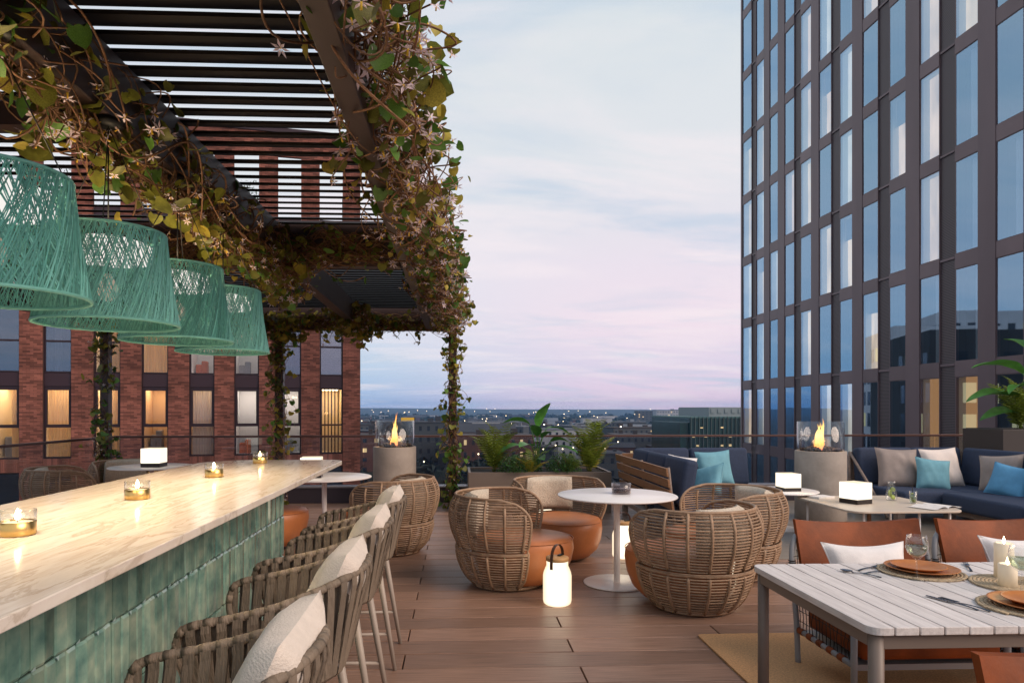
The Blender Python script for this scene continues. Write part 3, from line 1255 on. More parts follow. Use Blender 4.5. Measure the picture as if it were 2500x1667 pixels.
# arched station roof
x, y = at(1712, 330)
st = thing('station_hall', 'grey barrel vaulted station hall with lights along its base', 'building', (x, y, GZ), .05)
q = MB()
prof = [(-28 + 56 * i / 18, 9 + 7.5 * math.sin(PI * i / 18)) for i in range(19)]
vs = [(a, yy, z) for yy in (-14, 14) for a, z in prof]
fs = [(i, i + 1, 20 + i, 19 + i) for i in range(18)]
q.add(vs, fs, True)
q.add([(a, -14, z) for a, z in prof] + [(-28, -14, 0), (28, -14, 0)], [tuple(list(range(19)) + [20, 19])])
obj('vaulted_roof', q, mat('station_roof', (.17, .17, .185), .6, var=.2, vscale=.3, stretch=(8, 1, 1)), st)
q = MB()
for i in range(22):
    a = -27 + 54 * i / 21
    q.box(a - .25, a + .25, -14.3, -14.1, 5.5, 6.3)
o = obj('light_row', q, emat('station_light', (1, .82, .55), 6), st)
o['kind'] = 'stuff'
q = MB()
q.box(-27, 27, -13.9, 13.9, 0, 8.9)
obj('wall', q, M_walls[2], st)
# teal glass office beside the tower
x, y = at(1752, 150)
go = thing('glass_office', 'dark green glass office block with vertical fins beside the bronze tower', 'building', (x, y, GZ), R(2))
q = MB()
q.box(-6.4, 24, 0, 26, 0, 23.5)
q.box(-8.4, -6.42, .5, 20, 0, 22.2)
obj('glass_wall', q, mat('green_curtain_wall', (.012, .045, .045), .18, spec=.6, var=.5, vscale=.35, stretch=(1, 1, .25)), go)
q = MB()
for i in range(24):
    a = -6.2 + i * .92
    q.box(a, a + .10, -.25, -.02, 0, 23.5)
obj('fin', q, mat('fin_metal', (.09, .12, .12), .5), go)['kind'] = 'stuff'
q = MB()
for i in range(26):
    a, z = -6.0 + .92 * rc.randrange(16), 9 + 2.0 * rc.randrange(7)
    q.box(a + .15, a + .75, -.10, -.03, z, z + rc.uniform(.2, .5))
obj('lit_pane', q, M_winlit, go)['kind'] = 'stuff'
q = MB()
q.box(-.8, 24, 3, 22, 23.52, 25.6)
for i in range(8):
    q.box(-.4 + i * 1.6, .5 + i * 1.6, 2.85, 2.98, 24.3, 25.2)
obj('plant_room', q, mat('plant_room_grey', (.20, .24, .26), .7), go)
q = MB()
q.box(-6.45, 24, -.05, 26, 23.2, 23.515)
obj('roof_edge', q, mat('edge_teal', (.05, .12, .12), .5), go)
x, y = at(1700, 120)
building(x, y, 16, 12, 12.5, 2, 1, False, .05, 'flat roofed grey building just beyond the sofa and glass balustrade', rows=0)
# scattered blocks
taken = []
for i in range(330):
    d = 210 * (1700 / 210) ** (rc.random() ** .8)
    px = rc.uniform(840, 1840)
    if d < 260 and px > 1560:
        continue
    x, y = at(px, d)
    wl = rc.choices((0, 1, 2, 3), (5, 2, 3, 3))[0]
    zt = 995 + {0: 60, 1: 40, 2: 45, 3: 60}[wl] * rc.uniform(.7, 1.8) * (300 / d) ** .55
    h = 1.5 - (zt - 995) * d / 1667 - GZ
    h = max(4.5, min(h, 16 if d < 600 else 9))
    w = rc.uniform(9, 26) * (1 + d / 1500)
    dd = rc.uniform(8, 18)
    if any(abs(x - a) < (w + c) * .5 and abs(y - b_) < (dd + e) * .5 for a, b_, c, e in taken):
        continue
    taken.append((x, y, w, dd))
    building(x, y, w, dd, h, wl, None, rc.random() < .45 and wl in (0, 2), rc.uniform(-.3, .3), rows=max(1, int(h / 3.4)) if d < 700 else 0, cols=int(w / 2.6) if d < 900 else 0, litp=rc.choice((.03, .06, .14)))
# trees of the city, as a far-off mass
q = MB()
for i in range(620):
    d = 170 * (1900 / 170) ** (rc.random() ** .7)
    px = rc.uniform(820, 1850)
    x, y = at(px, d)
    if any(abs(x - a) < c * .5 + 2 and abs(y - b_) < e * .5 + 2 for a, b_, c, e in taken):
        continue
    h = rc.uniform(5, 9.5)
    rr = rc.uniform(3, 6) * (1 + d / 1200)
    for k in range(16):
        a, e = rc.uniform(0, 2 * PI), rc.uniform(-.5, 1)
        c = Vector((x + rr * .75 * math.cos(a) * math.sqrt(1 - max(0, e) ** 2 * .8), y + rr * .7 * math.sin(a), GZ + h * .62 + e * h * .36))
        s = rr * rc.uniform(.28, .5)
        vs = [c + Vector((rc.uniform(-1, 1), rc.uniform(-1, 1), rc.uniform(-1, 1))).normalized() * s for _ in range(6)]
        q.add(vs, [(0, 1, 2), (2, 3, 4), (4, 5, 0), (1, 3, 5), (0, 2, 4), (1, 2, 5)])
tw = obj('woodland', q, mat('far_foliage', (.012, .022, .018), .9, islerand=.6))
tag(tw, 'dark mass of street trees between the far city roofs', 'trees', kind='stuff')
# street lights
lb, pb = MB(), MB()
lb.lathe([(0, -.26), (.20, -.18), (.26, 0), (.18, .18), (0, .24)], 6)
lamp_me = lb.mesh('lamp_head')
lamp_me.materials.append(emat('street_light', (1, .78, .46), 7))
pb.tube([(0, 0, 0), (0, 0, 6.6)], .09, 5)
pole_me = pb.mesh('pole')
pole_me.materials.append(M_walls[3])
proto = thing('street_lamp', 'lit street lamp in the dusk city below', 'street lamp', (0, 0, 0), 0, 'street lamps of the city below')
obj('lamp_head', lamp_me, None, proto, (0, 0, 7))
obj('pole', pole_me, None, proto)
first = True
for i in range(230):
    if i < 80:
        d = rc.gauss(385, 22)
        px = rc.choice((rc.uniform(1320, 1660), rc.gauss(1520, 60), rc.gauss(1400, 30)))
    elif i < 110:
        d, px = rc.gauss(480, 60), rc.choice((rc.gauss(900, 18), rc.gauss(1030, 30), rc.gauss(1210, 25)))
    else:
        d = 150 * (1600 / 150) ** rc.random()
        px = rc.uniform(880, 1840)
    x, y = at(px, d)
    z = GZ + (rc.uniform(1, 5) if i < 80 else rc.uniform(0, 9))
    s = .55 + d / 900
    if first:
        proto.location = (x, y, z)
        proto.scale = (s, s, s)
        first = False
    else:
        copy_tree(proto, (x, y, z), 0, None, s)
for px, d, h in ((1465, 260, 17.5), (1515, 300, 17), (1328, 300, 18)):
    x, y = at(px, d)
    t = thing('floodlight_mast', 'slim tall floodlight mast rising over the city lights', 'mast', (x, y, GZ), 0, 'floodlight masts in the city')
    q = MB()
    q.tube([(0, 0, 0), (0, 0, h)], [.25, .12], 6)
    obj('pole', q, M_walls[2], t)
    q = MB()
    q.box(-.3, .3, -.2, .2, h, h + .3)
    obj('lamp_head', q, emat('mast_light', (1, .9, .75), 5), t)
# towers mirrored in the glass
for i, (x, y, w, h, rot, dark) in enumerate(((-36, 92, 14, 36, .3, False), (-62, 118, 16, 42, .3, False), (-22, 70, 9, 33, .3, True))):
    rt_ = thing('residential_tower', ('pale ribbed residential tower standing behind the brick block', 'taller pale residential tower further behind the brick block', 'charcoal clad slab tower behind the brick block')[i], 'building', (x, y, GZ), rot)
    q = MB()
    q.box(-w / 2, w / 2, -8, 8, 0, h)
    obj('wall', q, M_resdark if dark else M_res, rt_)
    ql, qd = MB(), MB()
    for z in range(2, int(h) - 3, 3):
        for k in range(int(w / 2.2)):
            a = -w / 2 + .6 + k * 2.2
            for sx in (0, 1):
                t = ql if rc.random() < .22 else qd
                if sx:
                    t.box(w / 2 - .02, w / 2 + .05, -7.5 + k * 2.2, -6.3 + k * 2.2, z, z + 1.9)
                else:
                    t.box(a, a + 1.1, -8.05, -7.98, z, z + 1.9)
    obj('window_row', ql, M_winlit, rt_)['kind'] = 'stuff'
    obj('window_row', qd, M_windark, rt_)['kind'] = 'stuff'
# ================================================================== PENDANTS
def make_pendant():
    t = thing('pendant_lamp', 'x', 'pendant lamp', (0, 0, 0), 0, 'woven teal pendants over the bar')
    HB, RB, RT = .365, .262, .212
    rp = random.Random(3)
    q = MB()

    def pt(a, u, off):
        r = RB + (RT - RB) * u + off - .006 * math.sin(PI * u)
        return Vector((r * math.cos(a), r * math.sin(a), HB * u))
    NS_ = 345
    for fam in (-1, 1):
        for k in range(NS_):
            a0 = 2 * PI * (k + rp.uniform(-.45, .45)) / NS_
            da = fam * rp.choice((.30, .52, .60, .80)) * rp.uniform(.85, 1.15)
            off = fam * .0022 + rp.uniform(-.0012, .0012)
            q.tube([pt(a0 + da * i / 7, i / 7, off) for i in range(8)], .0019, 3, cap=False, smooth=False)
    o = obj('woven_cord', q, M_shade, t)
    o['kind'] = 'stuff'
    for z, r in ((0, RB), (HB, RT)):
        q = MB()
        q.tube([(r * math.cos(2 * PI * i / 48), r * math.sin(2 * PI * i / 48), z) for i in range(48)], .0062, 6, True)
        obj('rim', q, M_shaderim, t)
    q = MB()
    q.lathe([(0, .345), (.10, .34), (.160, .32), (.168, .27), (.160, .258), (.0, .258)], 32)
    obj('diffuser', q, M_diffuser, t)
    q = MB()
    q.lathe([(0, .09), (.030, .10), (.042, .135), (.03, .17), (.014, .2), (0, .205)], 16)
    obj('bulb', q, M_bulb, t)
    q = MB()
    q.tube([(0, 0, .2), (0, 0, ZB - 1.835 - .005)], .003, 5)
    for k in range(3):
        a = 2 * PI * k / 3
        q.tube([(RT * .99 * math.cos(a), RT * .99 * math.sin(a), HB), (0, 0, ZB - 1.835 - .03)], .0022, 4)
    obj('cable', q, M_cable, t)
    q = MB()
    q.lathe([(0, ZB - 1.835 - .03), (.05, ZB - 1.835 - .028), (.05, ZB - 1.835 - .002), (0, ZB - 1.835 - .002)], 16)
    obj('canopy', q, M_cable, t)
    return t


def pend_light(t):
    l_ = bpy.data.lights.new('pendant_light', 'SPOT')
    l_.energy = 50
    l_.color = (1, .78, .50)
    l_.spot_size = R(115)
    l_.spot_blend = .9
    l_.shadow_soft_size = .10
    o = bpy.data.objects.new('pendant_light', l_)
    COL.objects.link(o)
    o.parent = t
    o.location = (0, 0, .08)
    l2 = bpy.data.lights.new('pendant_glow', 'POINT')
    l2.energy = 5
    l2.color = (1, .70, .38)
    l2.shadow_soft_size = .10
    o = bpy.data.objects.new('pendant_glow', l2)
    COL.objects.link(o)
    o.parent = t
    o.location = (0, 0, .42)


pen = make_pendant()
plab = ['nearest teal woven pendant, partly cut off at the picture edge', 'second teal woven pendant, over the candle next to the nearest one', 'third teal woven pendant, partly behind the second one', 'farthest and smallest teal woven pendant above the bar']
for i, yy in enumerate((2.12, 2.81, 3.49, 4.16)):
    if i == 0:
        p_ = pen
        p_.location = (-1.40, yy, 1.835)
        p_['label'] = plab[0]
    else:
        p_ = copy_tree(pen, (-1.40, yy, 1.835), .9 * i, plab[i])
for p_ in [o for o in bpy.data.objects if o.type == 'EMPTY' and o.name.startswith('pendant_lamp')]:
    pend_light(p_)

# ================================================================== CANDLES ON THE BAR
def make_tealight():
    t = thing('tealight', 'x', 'candle', (0, 0, 0), 0, 'gold glass candles on the bar')
    q = MB()
    q.lathe([(0, 0), (.049, 0), (.051, .003), (.051, .043), (.049, .044), (.047, .038), (0, .038)], 32)
    obj('gold_cup', q, M_brass, t)
    q = MB()
    q.lathe([(.0505, .0445), (.0515, .078), (.0500, .0785), (.0492, .0445)], 32)
    obj('glass_wall', q, M_glass, t)
    q = MB()
    q.lathe([(0, .0395), (.044, .0392), (.0455, .0385)], 24)
    obj('wax', q, M_waxlit, t)
    q = MB()
    q.lathe([(0, .046), (.007, .050), (.0095, .060), (.006, .072), (.0015, .083), (0, .085)], 10)
    obj('flame', q, M_flame, t)
    q = MB()
    q.tube([(0, 0, .038), (0, 0, .05)], .001, 4)
    obj('wick', q, M_cable, t)
    return t


tl = make_tealight()
tlab = ['gold glass candle nearest the camera on the marble bar', 'gold glass candle second along the bar, under the second pendant', 'gold glass candle third along the marble bar', 'gold glass candle at the far end of the marble bar']
for i, (x, y) in enumerate(((-1.38, 2.21), (-1.40, 3.06), (-1.40, 4.01), (-1.42, 5.0))):
    if i == 0:
        tl.location = (x, y, 1.1005)
        tl['label'] = tlab[0]
    else:
        copy_tree(tl, (x, y, 1.1005), 0, tlab[i])


# ================================================================== CUSHIONS
def pillow_mb(w, h, t, seed=0, n=18, pinch=.07):
    q = MB()
    sh = Vector((seed * 3.1, seed * 1.7, 0))

    def f(u, v, s):
        a, c = u * 2 - 1, v * 2 - 1
        x = a * w / 2 * (1 - pinch * (1 - c * c) * abs(a) ** 2)
        y = c * h / 2 * (1 - pinch * (1 - a * a) * abs(c) ** 2)
        th = max(0, (1 - a ** 4) * (1 - c ** 4)) ** .55 * t / 2
        nn = mnoise.noise(Vector((x * 7, y * 7, s)) + sh) * .10 * t * (1 - abs(a * c)) + mnoise.noise(Vector((x * 16 + y * 6, y * 4, s)) + sh) * .05 * t
        return Vector((x, y, s * th + nn * (th / t * 2)))
    q.grid(lambda u, v: f(u, v, 1), n, n)
    q.grid(lambda u, v: f(u, v, -1), n, n, flip=True)
    edge = [f(i / n, 0, 0) for i in range(n)] + [f(1, i / n, 0) for i in range(n)] + [f(1 - i / n, 1, 0) for i in range(n)] + [f(0, 1 - i / n, 0) for i in range(n)]
    return q, edge


def pillow(name, label, m, w, h, t, loc, rot, seed=0, pm=None, group=None, cat='cushion', pinch=.07, piped=True):
    q, e = pillow_mb(w, h, t, seed, 18, pinch)
    o = obj(name, q, m, None, loc, rot)
    tag(o, label, cat, group)
    if not piped:
        return o
    p = MB()
    p.tube(e, .0045, 5, True)
    obj('piping', p, pm or m, o)
    return o


# ================================================================== BAR STOOLS
def make_stool():
    t = thing('bar_stool', 'x', 'bar stool', (0, 0, 0), 0, 'woven strap bar stools at the bar')
    half = [(.255, .245, .665), (.275, .262, .735), (.262, .270, .80), (.215, .274, .826), (.10, .277, .846), (-.03, .274, .876), (-.14, .255, .912), (-.225, .195, .940), (-.272, .10, .952), (-.285, 0, .955)]
    path = half + [(x, -y, z) for x, y, z in half[-2::-1]]
    rim = catmull(path, 5)
    q = MB()
    q.tube(rim, .0135, 10)
    obj('rim_tube', q, M_strap, t)
    fr = rrect(-.20, .255, -.235, .235, .10, 6)
    q = MB()
    q.tube([(x, y, .635) for x, y in fr], .012, 8, True)
    obj('seat_frame', q, M_taupe, t)
    # seat pad
    q = MB()
    q.prism(rrect(-.19, .245, -.225, .225, .09, 6), .640, .690)
    obj('seat', q, M_strap, t, bevel=.02, seg=3)
    # straps from rim to the seat frame
    n = len(rim)
    cum = [0]
    for a, c in zip(rim[:-1], rim[1:]):
        cum.append(cum[-1] + (c - a).length)
    tot = cum[-1]
    NS = 34
    for k in range(NS):
        s = .10 + (tot - .20) * k / (NS - 1)
        i = max(j for j in range(n - 1) if cum[j] <= s)
        f = (s - cum[i]) / (cum[i + 1] - cum[i])
        p = rim[i].lerp(rim[i + 1], f)
        tg = (rim[i + 1] - rim[i]).normalized()
        # bottom point: on the seat frame, gathered towards the back corners
        x, y = p.x, p.y
        bx = max(-.205, min(.245, x * .93 + .01))
        by = max(-.238, min(.238, y * .90))
        if x < -.10:
            by = math.copysign(min(.23, abs(y) * .80 + .03), y if abs(y) > 1e-4 else 1)
            bx = -.205 + max(0, abs(by) - .15) * .5
        out = Vector((p.x, p.y, 0))
        out.normalize()
        bt = Vector((bx, by, .632))
        mid = p.lerp(bt, .5) + out * .012
        q = MB()
        wdt = .030 if x > -.12 else .025
        q.ribbon([p + out * .0132 - Vector((0, 0, .003)), p + out * .0142 - Vector((0, 0, .03)), mid + out * .004, bt + out * .014, bt + Vector((0, 0, -.014))], [tg, tg, tg, tg, tg], wdt, .003)
        q.ribbon([p - out * .0132 - Vector((0, 0, .003)), p - out * .012 - Vector((0, 0, .03)), mid - out * .014, bt - out * .013 + Vector((0, 0, .01))], [tg, tg, tg, tg], wdt, .003)
        q.tube([p - tg * wdt / 2, p + tg * wdt / 2], .0146, 12)
        obj('strap', q, M_strap, t)
    for sx, sy in ((-1, -1), (-1, 1), (1, -1), (1, 1)):
        q = MB()
        tp = (-.14, .195 * sy, .632) if sx < 0 else (.19, .195 * sy, .632)
        bt = (-.245, .222 * sy, 0) if sx < 0 else (.245, .222 * sy, 0)
        q.tube([tp, bt], [.0185, .0115], 10)
        obj('leg', q, M_taupe, t)
    for (a, c) in (((-.207, -.212), (.228, -.212)), ((-.207, .212), (.228, .212)), ((.228, -.212), (.228, .212))):
        q = MB()
        q.tube([(a[0], a[1], .205), (c[0], c[1], .205)], .009, 8)
        obj('foot_bar', q, M_taupe, t)
    return t


sx = -.60
stool = make_stool()
slab_ = ['bar stool nearest the camera with the largest cream cushion', 'bar stool second from the camera along the bar', 'bar stool third from the camera along the bar', 'bar stool at the far end of the row, by the rattan chair']
clab = ['cream cushion on the bar stool nearest the camera', 'cream cushion on the second bar stool from the camera', 'cream cushion on the third bar stool from the camera', 'cream cushion on the farthest bar stool']
for i, yy in enumerate((1.60, 2.43, 3.28, 4.14)):
    if i == 0:
        stool.location = (sx, yy, 0)
        stool.rotation_euler = (0, 0, PI)
        stool['label'] = slab_[0]
    else:
        copy_tree(stool, (sx, yy, 0), PI + rnd.uniform(-.03, .03), slab_[i])
    pc = pillow('seat_cushion', clab[i], M_pillow, .41, .37, .15, (sx + .165, yy + .01, .850), (R(90), R(0), R(90)), i, None, 'cream cushions on the bar stools', pinch=.05, piped=False)
    pc.rotation_euler = (Matrix.Rotation(R(-90), 4, 'Z') @ Matrix.Rotation(R(90 - 24), 4, 'X') @ Matrix.Rotation(R(rnd.uniform(-4, 4)), 4, 'Z')).to_euler()

# ================================================================== RATTAN LOUNGE CHAIRS
def shell_r(z):
    up = [(.325, .405), (.40, .442), (.48, .472), (.57, .490), (.65, .486), (.71, .468), (.757, .440)]
    lo = [(.02, .290), (.06, .335), (.12, .378), (.20, .412), (.27, .430), (.318, .436)]
    t = lo if z < .322 else up
    if z <= t[0][0]:
        return t[0][1]
    for (a, r0), (c, r1) in zip(t[:-1], t[1:]):
        if z <= c:
            return r0 + (r1 - r0) * (z - a) / (c - a)
    return t[-1][1]


PHI0 = R(58)


def open_phi(z):
    """half opening angle; the front edge rounds off towards the rim and towards the floor"""
    d = 0
    if z > .56:
        u = min(1, (z - .56) / .197)
        d = R(30) * (1 - math.sqrt(max(0, 1 - u * u)))
    if z < .10:
        u = min(1, (.10 - z) / .09)
        d = R(16) * (1 - math.sqrt(max(0, 1 - u * u)))
    return PHI0 + d


def make_lounge():
    t = thing('lounge_chair', 'x', 'armchair', (0, 0, 0), 0, 'rattan tub chairs round the small tables')
    q = MB()
    zs = [.036 + .0215 * i for i in range(14)] + [.344 + .0215 * i for i in range(19)] + [.748]
    for z in zs:
        a0 = open_phi(z)
        r = shell_r(z)
        n = 44
        pts = []
        for i in range(n + 1):
            a = a0 + (2 * PI - 2 * a0) * i / n
            sag = .0025 * math.cos(a * 13)
            pts.append((( r + sag) * math.cos(a), (r + sag) * math.sin(a), z))
        q.tube(pts, .0072, 6)
    for z in (.322, .329):
        a0 = open_phi(z)
        q.tube([(.437 * math.cos(a0 + (2 * PI - 2 * a0) * i / 44), .437 * math.sin(a0 + (2 * PI - 2 * a0) * i / 44), z) for i in range(45)], .0075, 5)
    o = obj('cane_weave', q, M_cane, t)
    o['kind'] = 'stuff'
    NR = 13
    for k in range(NR):
        a = PHI0 + R(6) + (2 * PI - 2 * PHI0 - R(12)) * k / (NR - 1)
        for z0, z1, dr in ((.02, .325, .003), (.325, .755, .003)):
            pts = []
            for i in range(9):
                z = z0 + (z1 - z0) * i / 8
                if z > .33 and open_phi(min(z, .757)) > min(a, 2 * PI - a):
                    continue
                pts.append(((shell_r(min(max(z, z0 + .001), z1 - .001)) + dr) * math.cos(a), (shell_r(min(max(z, z0 + .001), z1 - .001)) + dr) * math.sin(a), z))
            if len(pts) > 2:
                q = MB()
                q.tube(pts, .0125, 6)
                obj('rib', q, M_cane, t)
    # edge tube: up the front edge, over the rounded corner, along the rim
    half = []
    for i in range(26):
        z = .03 + (.757 - .03) * (i / 25)
        half.append((shell_r(z) * math.cos(open_phi(z)), shell_r(z) * math.sin(open_phi(z)), z))
    ae = open_phi(.757)
    rimp = [(.440 * math.cos(ae + (2 * PI - 2 * ae) * i / 40), .440 * math.sin(ae + (2 * PI - 2 * ae) * i / 40), .760 + .004 * math.sin(PI * i / 40)) for i in range(1, 40)]
    q = MB()
    q.tube(half + rimp + [(x, -y, z) for x, y, z in half[::-1]], .0125, 8)
    obj('top_rail', q, M_cane, t)
    q = MB()
    q.tube([(.292 * math.cos(2 * PI * i / 40), .292 * math.sin(2 * PI * i / 40), .018) for i in range(40)], .014, 6, True)
    obj('base_ring', q, M_cane, t)
    # leather seat: pebble shaped block pushed forward
    q = MB()
    prof = [(.0, .028), (.24, .028), (.30, .05), (.365, .12), (.395, .22), (.402, .32), (.396, .385), (.372, .412), (.30, .424), (.15, .430), (0, .431)]
    q.lathe(prof, 40)
    vv = []
    for x, y, z in q.v:
        f = .10 + .05 * min(1, z / .3)
        vv.append((x * (1.04 if x > 0 else .86) + (f if x > -.1 else f * .6), y * .93, z))
    q.v = vv
    s = obj('seat', q, M_seatleather, t)
    q = MB()
    pr = [(x * 1.04 + .15 if x > 0 else x * .86 + (.15 if x > -.1 else .09), y * .93, .398) for x, y in [(.398 * math.cos(2 * PI * i / 48), .398 * math.sin(2 * PI * i / 48)) for i in range(48)]]
    q.tube([p for p in pr if p[0] > -.05][:], .004, 5) if False else q.tube(pr, .004, 5, True)
    obj('seam', q, M_seatleather, s)
    # back cushion bent round the inside of the shell
    q = MB()
    W, H, T = .60, .35, .13

    def cf(u, v, sgn):
        a, c = u * 2 - 1, v * 2 - 1
        th = max(0, (1 - a ** 6) * (1 - c ** 6)) ** .5 * T / 2
        lump = 1 + .10 * mnoise.noise(Vector((a * 3, c * 3, sgn))) 
        ph = PI + a * W / 2 / .36
        rr_ = .345 + sgn * th * lump - .012 * c
        return Vector((rr_ * math.cos(ph) + .02, rr_ * math.sin(ph), .425 + H / 2 + c * H / 2 * (1 - .03 * a * a)))
    q.grid(lambda u, v: cf(u, v, 1), 20, 14)
    q.grid(lambda u, v: cf(u, v, -1), 20, 14, flip=True)
    obj('back_cushion', q, M_boucle, t)
    return t


lc = make_lounge()
T1, T2, T3 = (1.37, 5.79), (-1.43, 7.45), (-3.87, 8.85)
chairs = [((1.79, 5.10), (T1[0] - .05, T1[1]), 'rattan tub chair with its back to the camera in front of the round white table'),
          ((.43, 5.83), (T1[0], T1[1] - .18), 'rattan tub chair seen side on beside the tall glowing lantern'),
          ((1.02, 6.88), (T1[0] + .02, T1[1] - .4), 'rattan tub chair facing the camera with large cream cushion before the planter'),
          ((2.43, 6.02), (T1[0], T1[1] + .1), 'rattan tub chair with golden light on it, behind the closest rattan chair'),
          ((-.68, 7.18), T2, 'rattan tub chair at the foot of the flowering pergola post'),
          ((-2.15, 7.35), T2, 'rattan tub chair mostly hidden behind the far end of the bar'),
          ((-4.72, 8.52), (T3[0], T3[1] + .2), 'rattan tub chair seen from behind by the glass at the bar side'),
          ((-4.45, 9.50), (T3[0] - .1, T3[1]), 'rattan tub chair facing us behind the table with the cube lamp beyond the bar')]
for i, (c, tgt, lb_) in enumerate(chairs):
    rz = math.atan2(tgt[1] - c[1], tgt[0] - c[0])
    if i == 0:
        lc.location = (*c, .004)
        lc.rotation_euler = (0, 0, rz)
        lc['label'] = lb_
    else:
        copy_tree(lc, (*c, .004), rz, lb_)

# ================================================================== ROUND TABLES, LAMPS, LANTERNS
def round_table(loc, lb_, h=.755, r=.505, br=.285, grp='round white pedestal tables'):
    t = thing('round_table', lb_, 'table', loc, 0, grp)
    q = MB()
    q.lathe([(0, h - .016), (r - .012, h - .016), (r, h - .010), (r, h - .003), (r - .004, h), (0, h)], 64)
    obj('table_top', q, M_tabwhite, t)
    q = MB()
    q.lathe([(.027, .012), (.027, h - .0165)], 20)
    obj('pedestal', q, M_tabwhite, t)
    q = MB()
    q.lathe([(0, .0005), (br, .0005), (br, .006), (br - .01, .010), (.04, .013), (0, .013)], 48)
    obj('base_plate', q, M_tabwhite, t)
    return t


round_table((*T1, .002), 'round white table holding a dark candle glass between the rattan chairs')
round_table((*T2, .002), 'round white table with a cube lamp at the end of the bar')
round_table((*T3, .002), 'round white table with a cube lamp seen behind the bar')
round_table((4.0, 8.28, .004), 'small low round white table with cube lamp beside the fire column', .478, .44, .24)


def make_cube_lamp():
    t = thing('cube_lamp', 'x', 'lamp', (0, 0, 0), 0, 'glowing cube lamps on the tables')
    q = MB()
    q.box(-.108, .108, -.108, .108, .046, .215)
    obj('shade', q, M_glow, t, bevel=.006)
    q = MB()
    q.box(-.108, .108, -.108, .108, 0, .044)
    obj('base', q, M_lampbase, t, bevel=.004)
    return t


cl = make_cube_lamp()
for i, (loc, rz, sc, lb_) in enumerate((((4.08, 8.24, .479), .05, 1.0, 'glowing cube lamp on the small low round table by the fire column'),
                                        ((4.44, 7.42, .441), .35, 1.08, 'glowing cube lamp on the pale wooden coffee table'),
                                        ((-1.55, 7.38, .758), .1, 1.0, 'glowing cube lamp peeking over the far corner of the bar'),
                                        ((-3.82, 8.80, .758), .0, 1.08, 'glowing cube lamp behind the bar in front of the brick block'))):
    if i == 0:
        cl.location, cl.rotation_euler, cl['label'] = loc, (0, 0, rz), lb_
    else:
        copy_tree(cl, loc, rz, lb_, sc)


def make_lantern():
    t = thing('lantern', 'x', 'lantern', (0, 0, 0), 0, 'glowing bottle lanterns on the deck')
    q = MB()
    q.lathe([(0, .004), (.085, .004), (.104, .018), (.109, .04), (.109, .225), (.104, .25), (.090, .285), (.083, .30), (.083, .335), (0, .335)], 40)
    obj('glass_body', q, M_glow2, t)
    q = MB()
    q.lathe([(0, .336), (.084, .336), (.087, .342), (.087, .360), (.083, .365), (0, .365)], 40)
    obj('lid', q, M_lid, t)
    q = MB()
    pts = [(-.088, 0, .285), (-.089, 0, .34)] + [(.088 * -math.cos(PI * i / 12) * (1 if abs(math.cos(PI * i / 12)) > .4 else 1), 0, .37 + .085 * math.sin(PI * i / 12)) for i in range(13)] + [(.089, 0, .34), (.088, 0, .285)]
    pts = catmull([(-.089, 0, .275), (-.0895, 0, .33), (-.075, 0, .41), (-.03, 0, .452), (.03, 0, .452), (.075, 0, .41), (.0895, 0, .33), (.089, 0, .30)], 5)
    q.ribbon(pts, [(0, 1, 0)] * len(pts), .024, .004)
    obj('handle', q, M_strapleather, t)
    q = MB()
    q.box(.02, .07, -.012, .012, .366, .376)
    obj('clip', q, M_cable, t)
    return t


ln = make_lantern()
for i, (loc, rz, lb_) in enumerate((((.765, 5.17, .002), R(52), 'glowing bottle lantern with leather handle standing on the open deck'),
                                    ((1.66, 6.75, .002), R(20), 'glowing bottle lantern half hidden behind the table pedestal'),
                                    ((2.22, 5.62, .002), R(80), 'glowing bottle lantern hidden between the two rattan chairs'),
                                    ((3.05, 4.75, .002), R(10), 'unseen bottle lantern added behind the leather dining chairs for warm light'),  # unseen lantern, added to throw warm light on the rear rattan chair
                                    ((1.12, 8.80, .002), R(40), 'glowing bottle lantern hidden between the plant box and a rattan chair'))):
    if i == 0:
        ln.location, ln.rotation_euler, ln['label'] = loc, (0, 0, rz), lb_
    else:
        copy_tree(ln, loc, rz, lb_)

t = thing('candle_glass', 'smoked glass tumbler of dark red wax on the round white table', 'candle', (1.425, 5.86, .7575))
q = MB()
q.lathe([(0, 0), (.078, 0), (.082, .006), (.083, .09), (.080, .09), (.078, .010), (0, .008)], 40)
obj('glass', q, M_smoke, t)
q = MB()
q.lathe([(0, .0105), (.0765, .0105), (.077, .042), (0, .042)], 40)
obj('dark_wax', q, M_dark_drink, t)

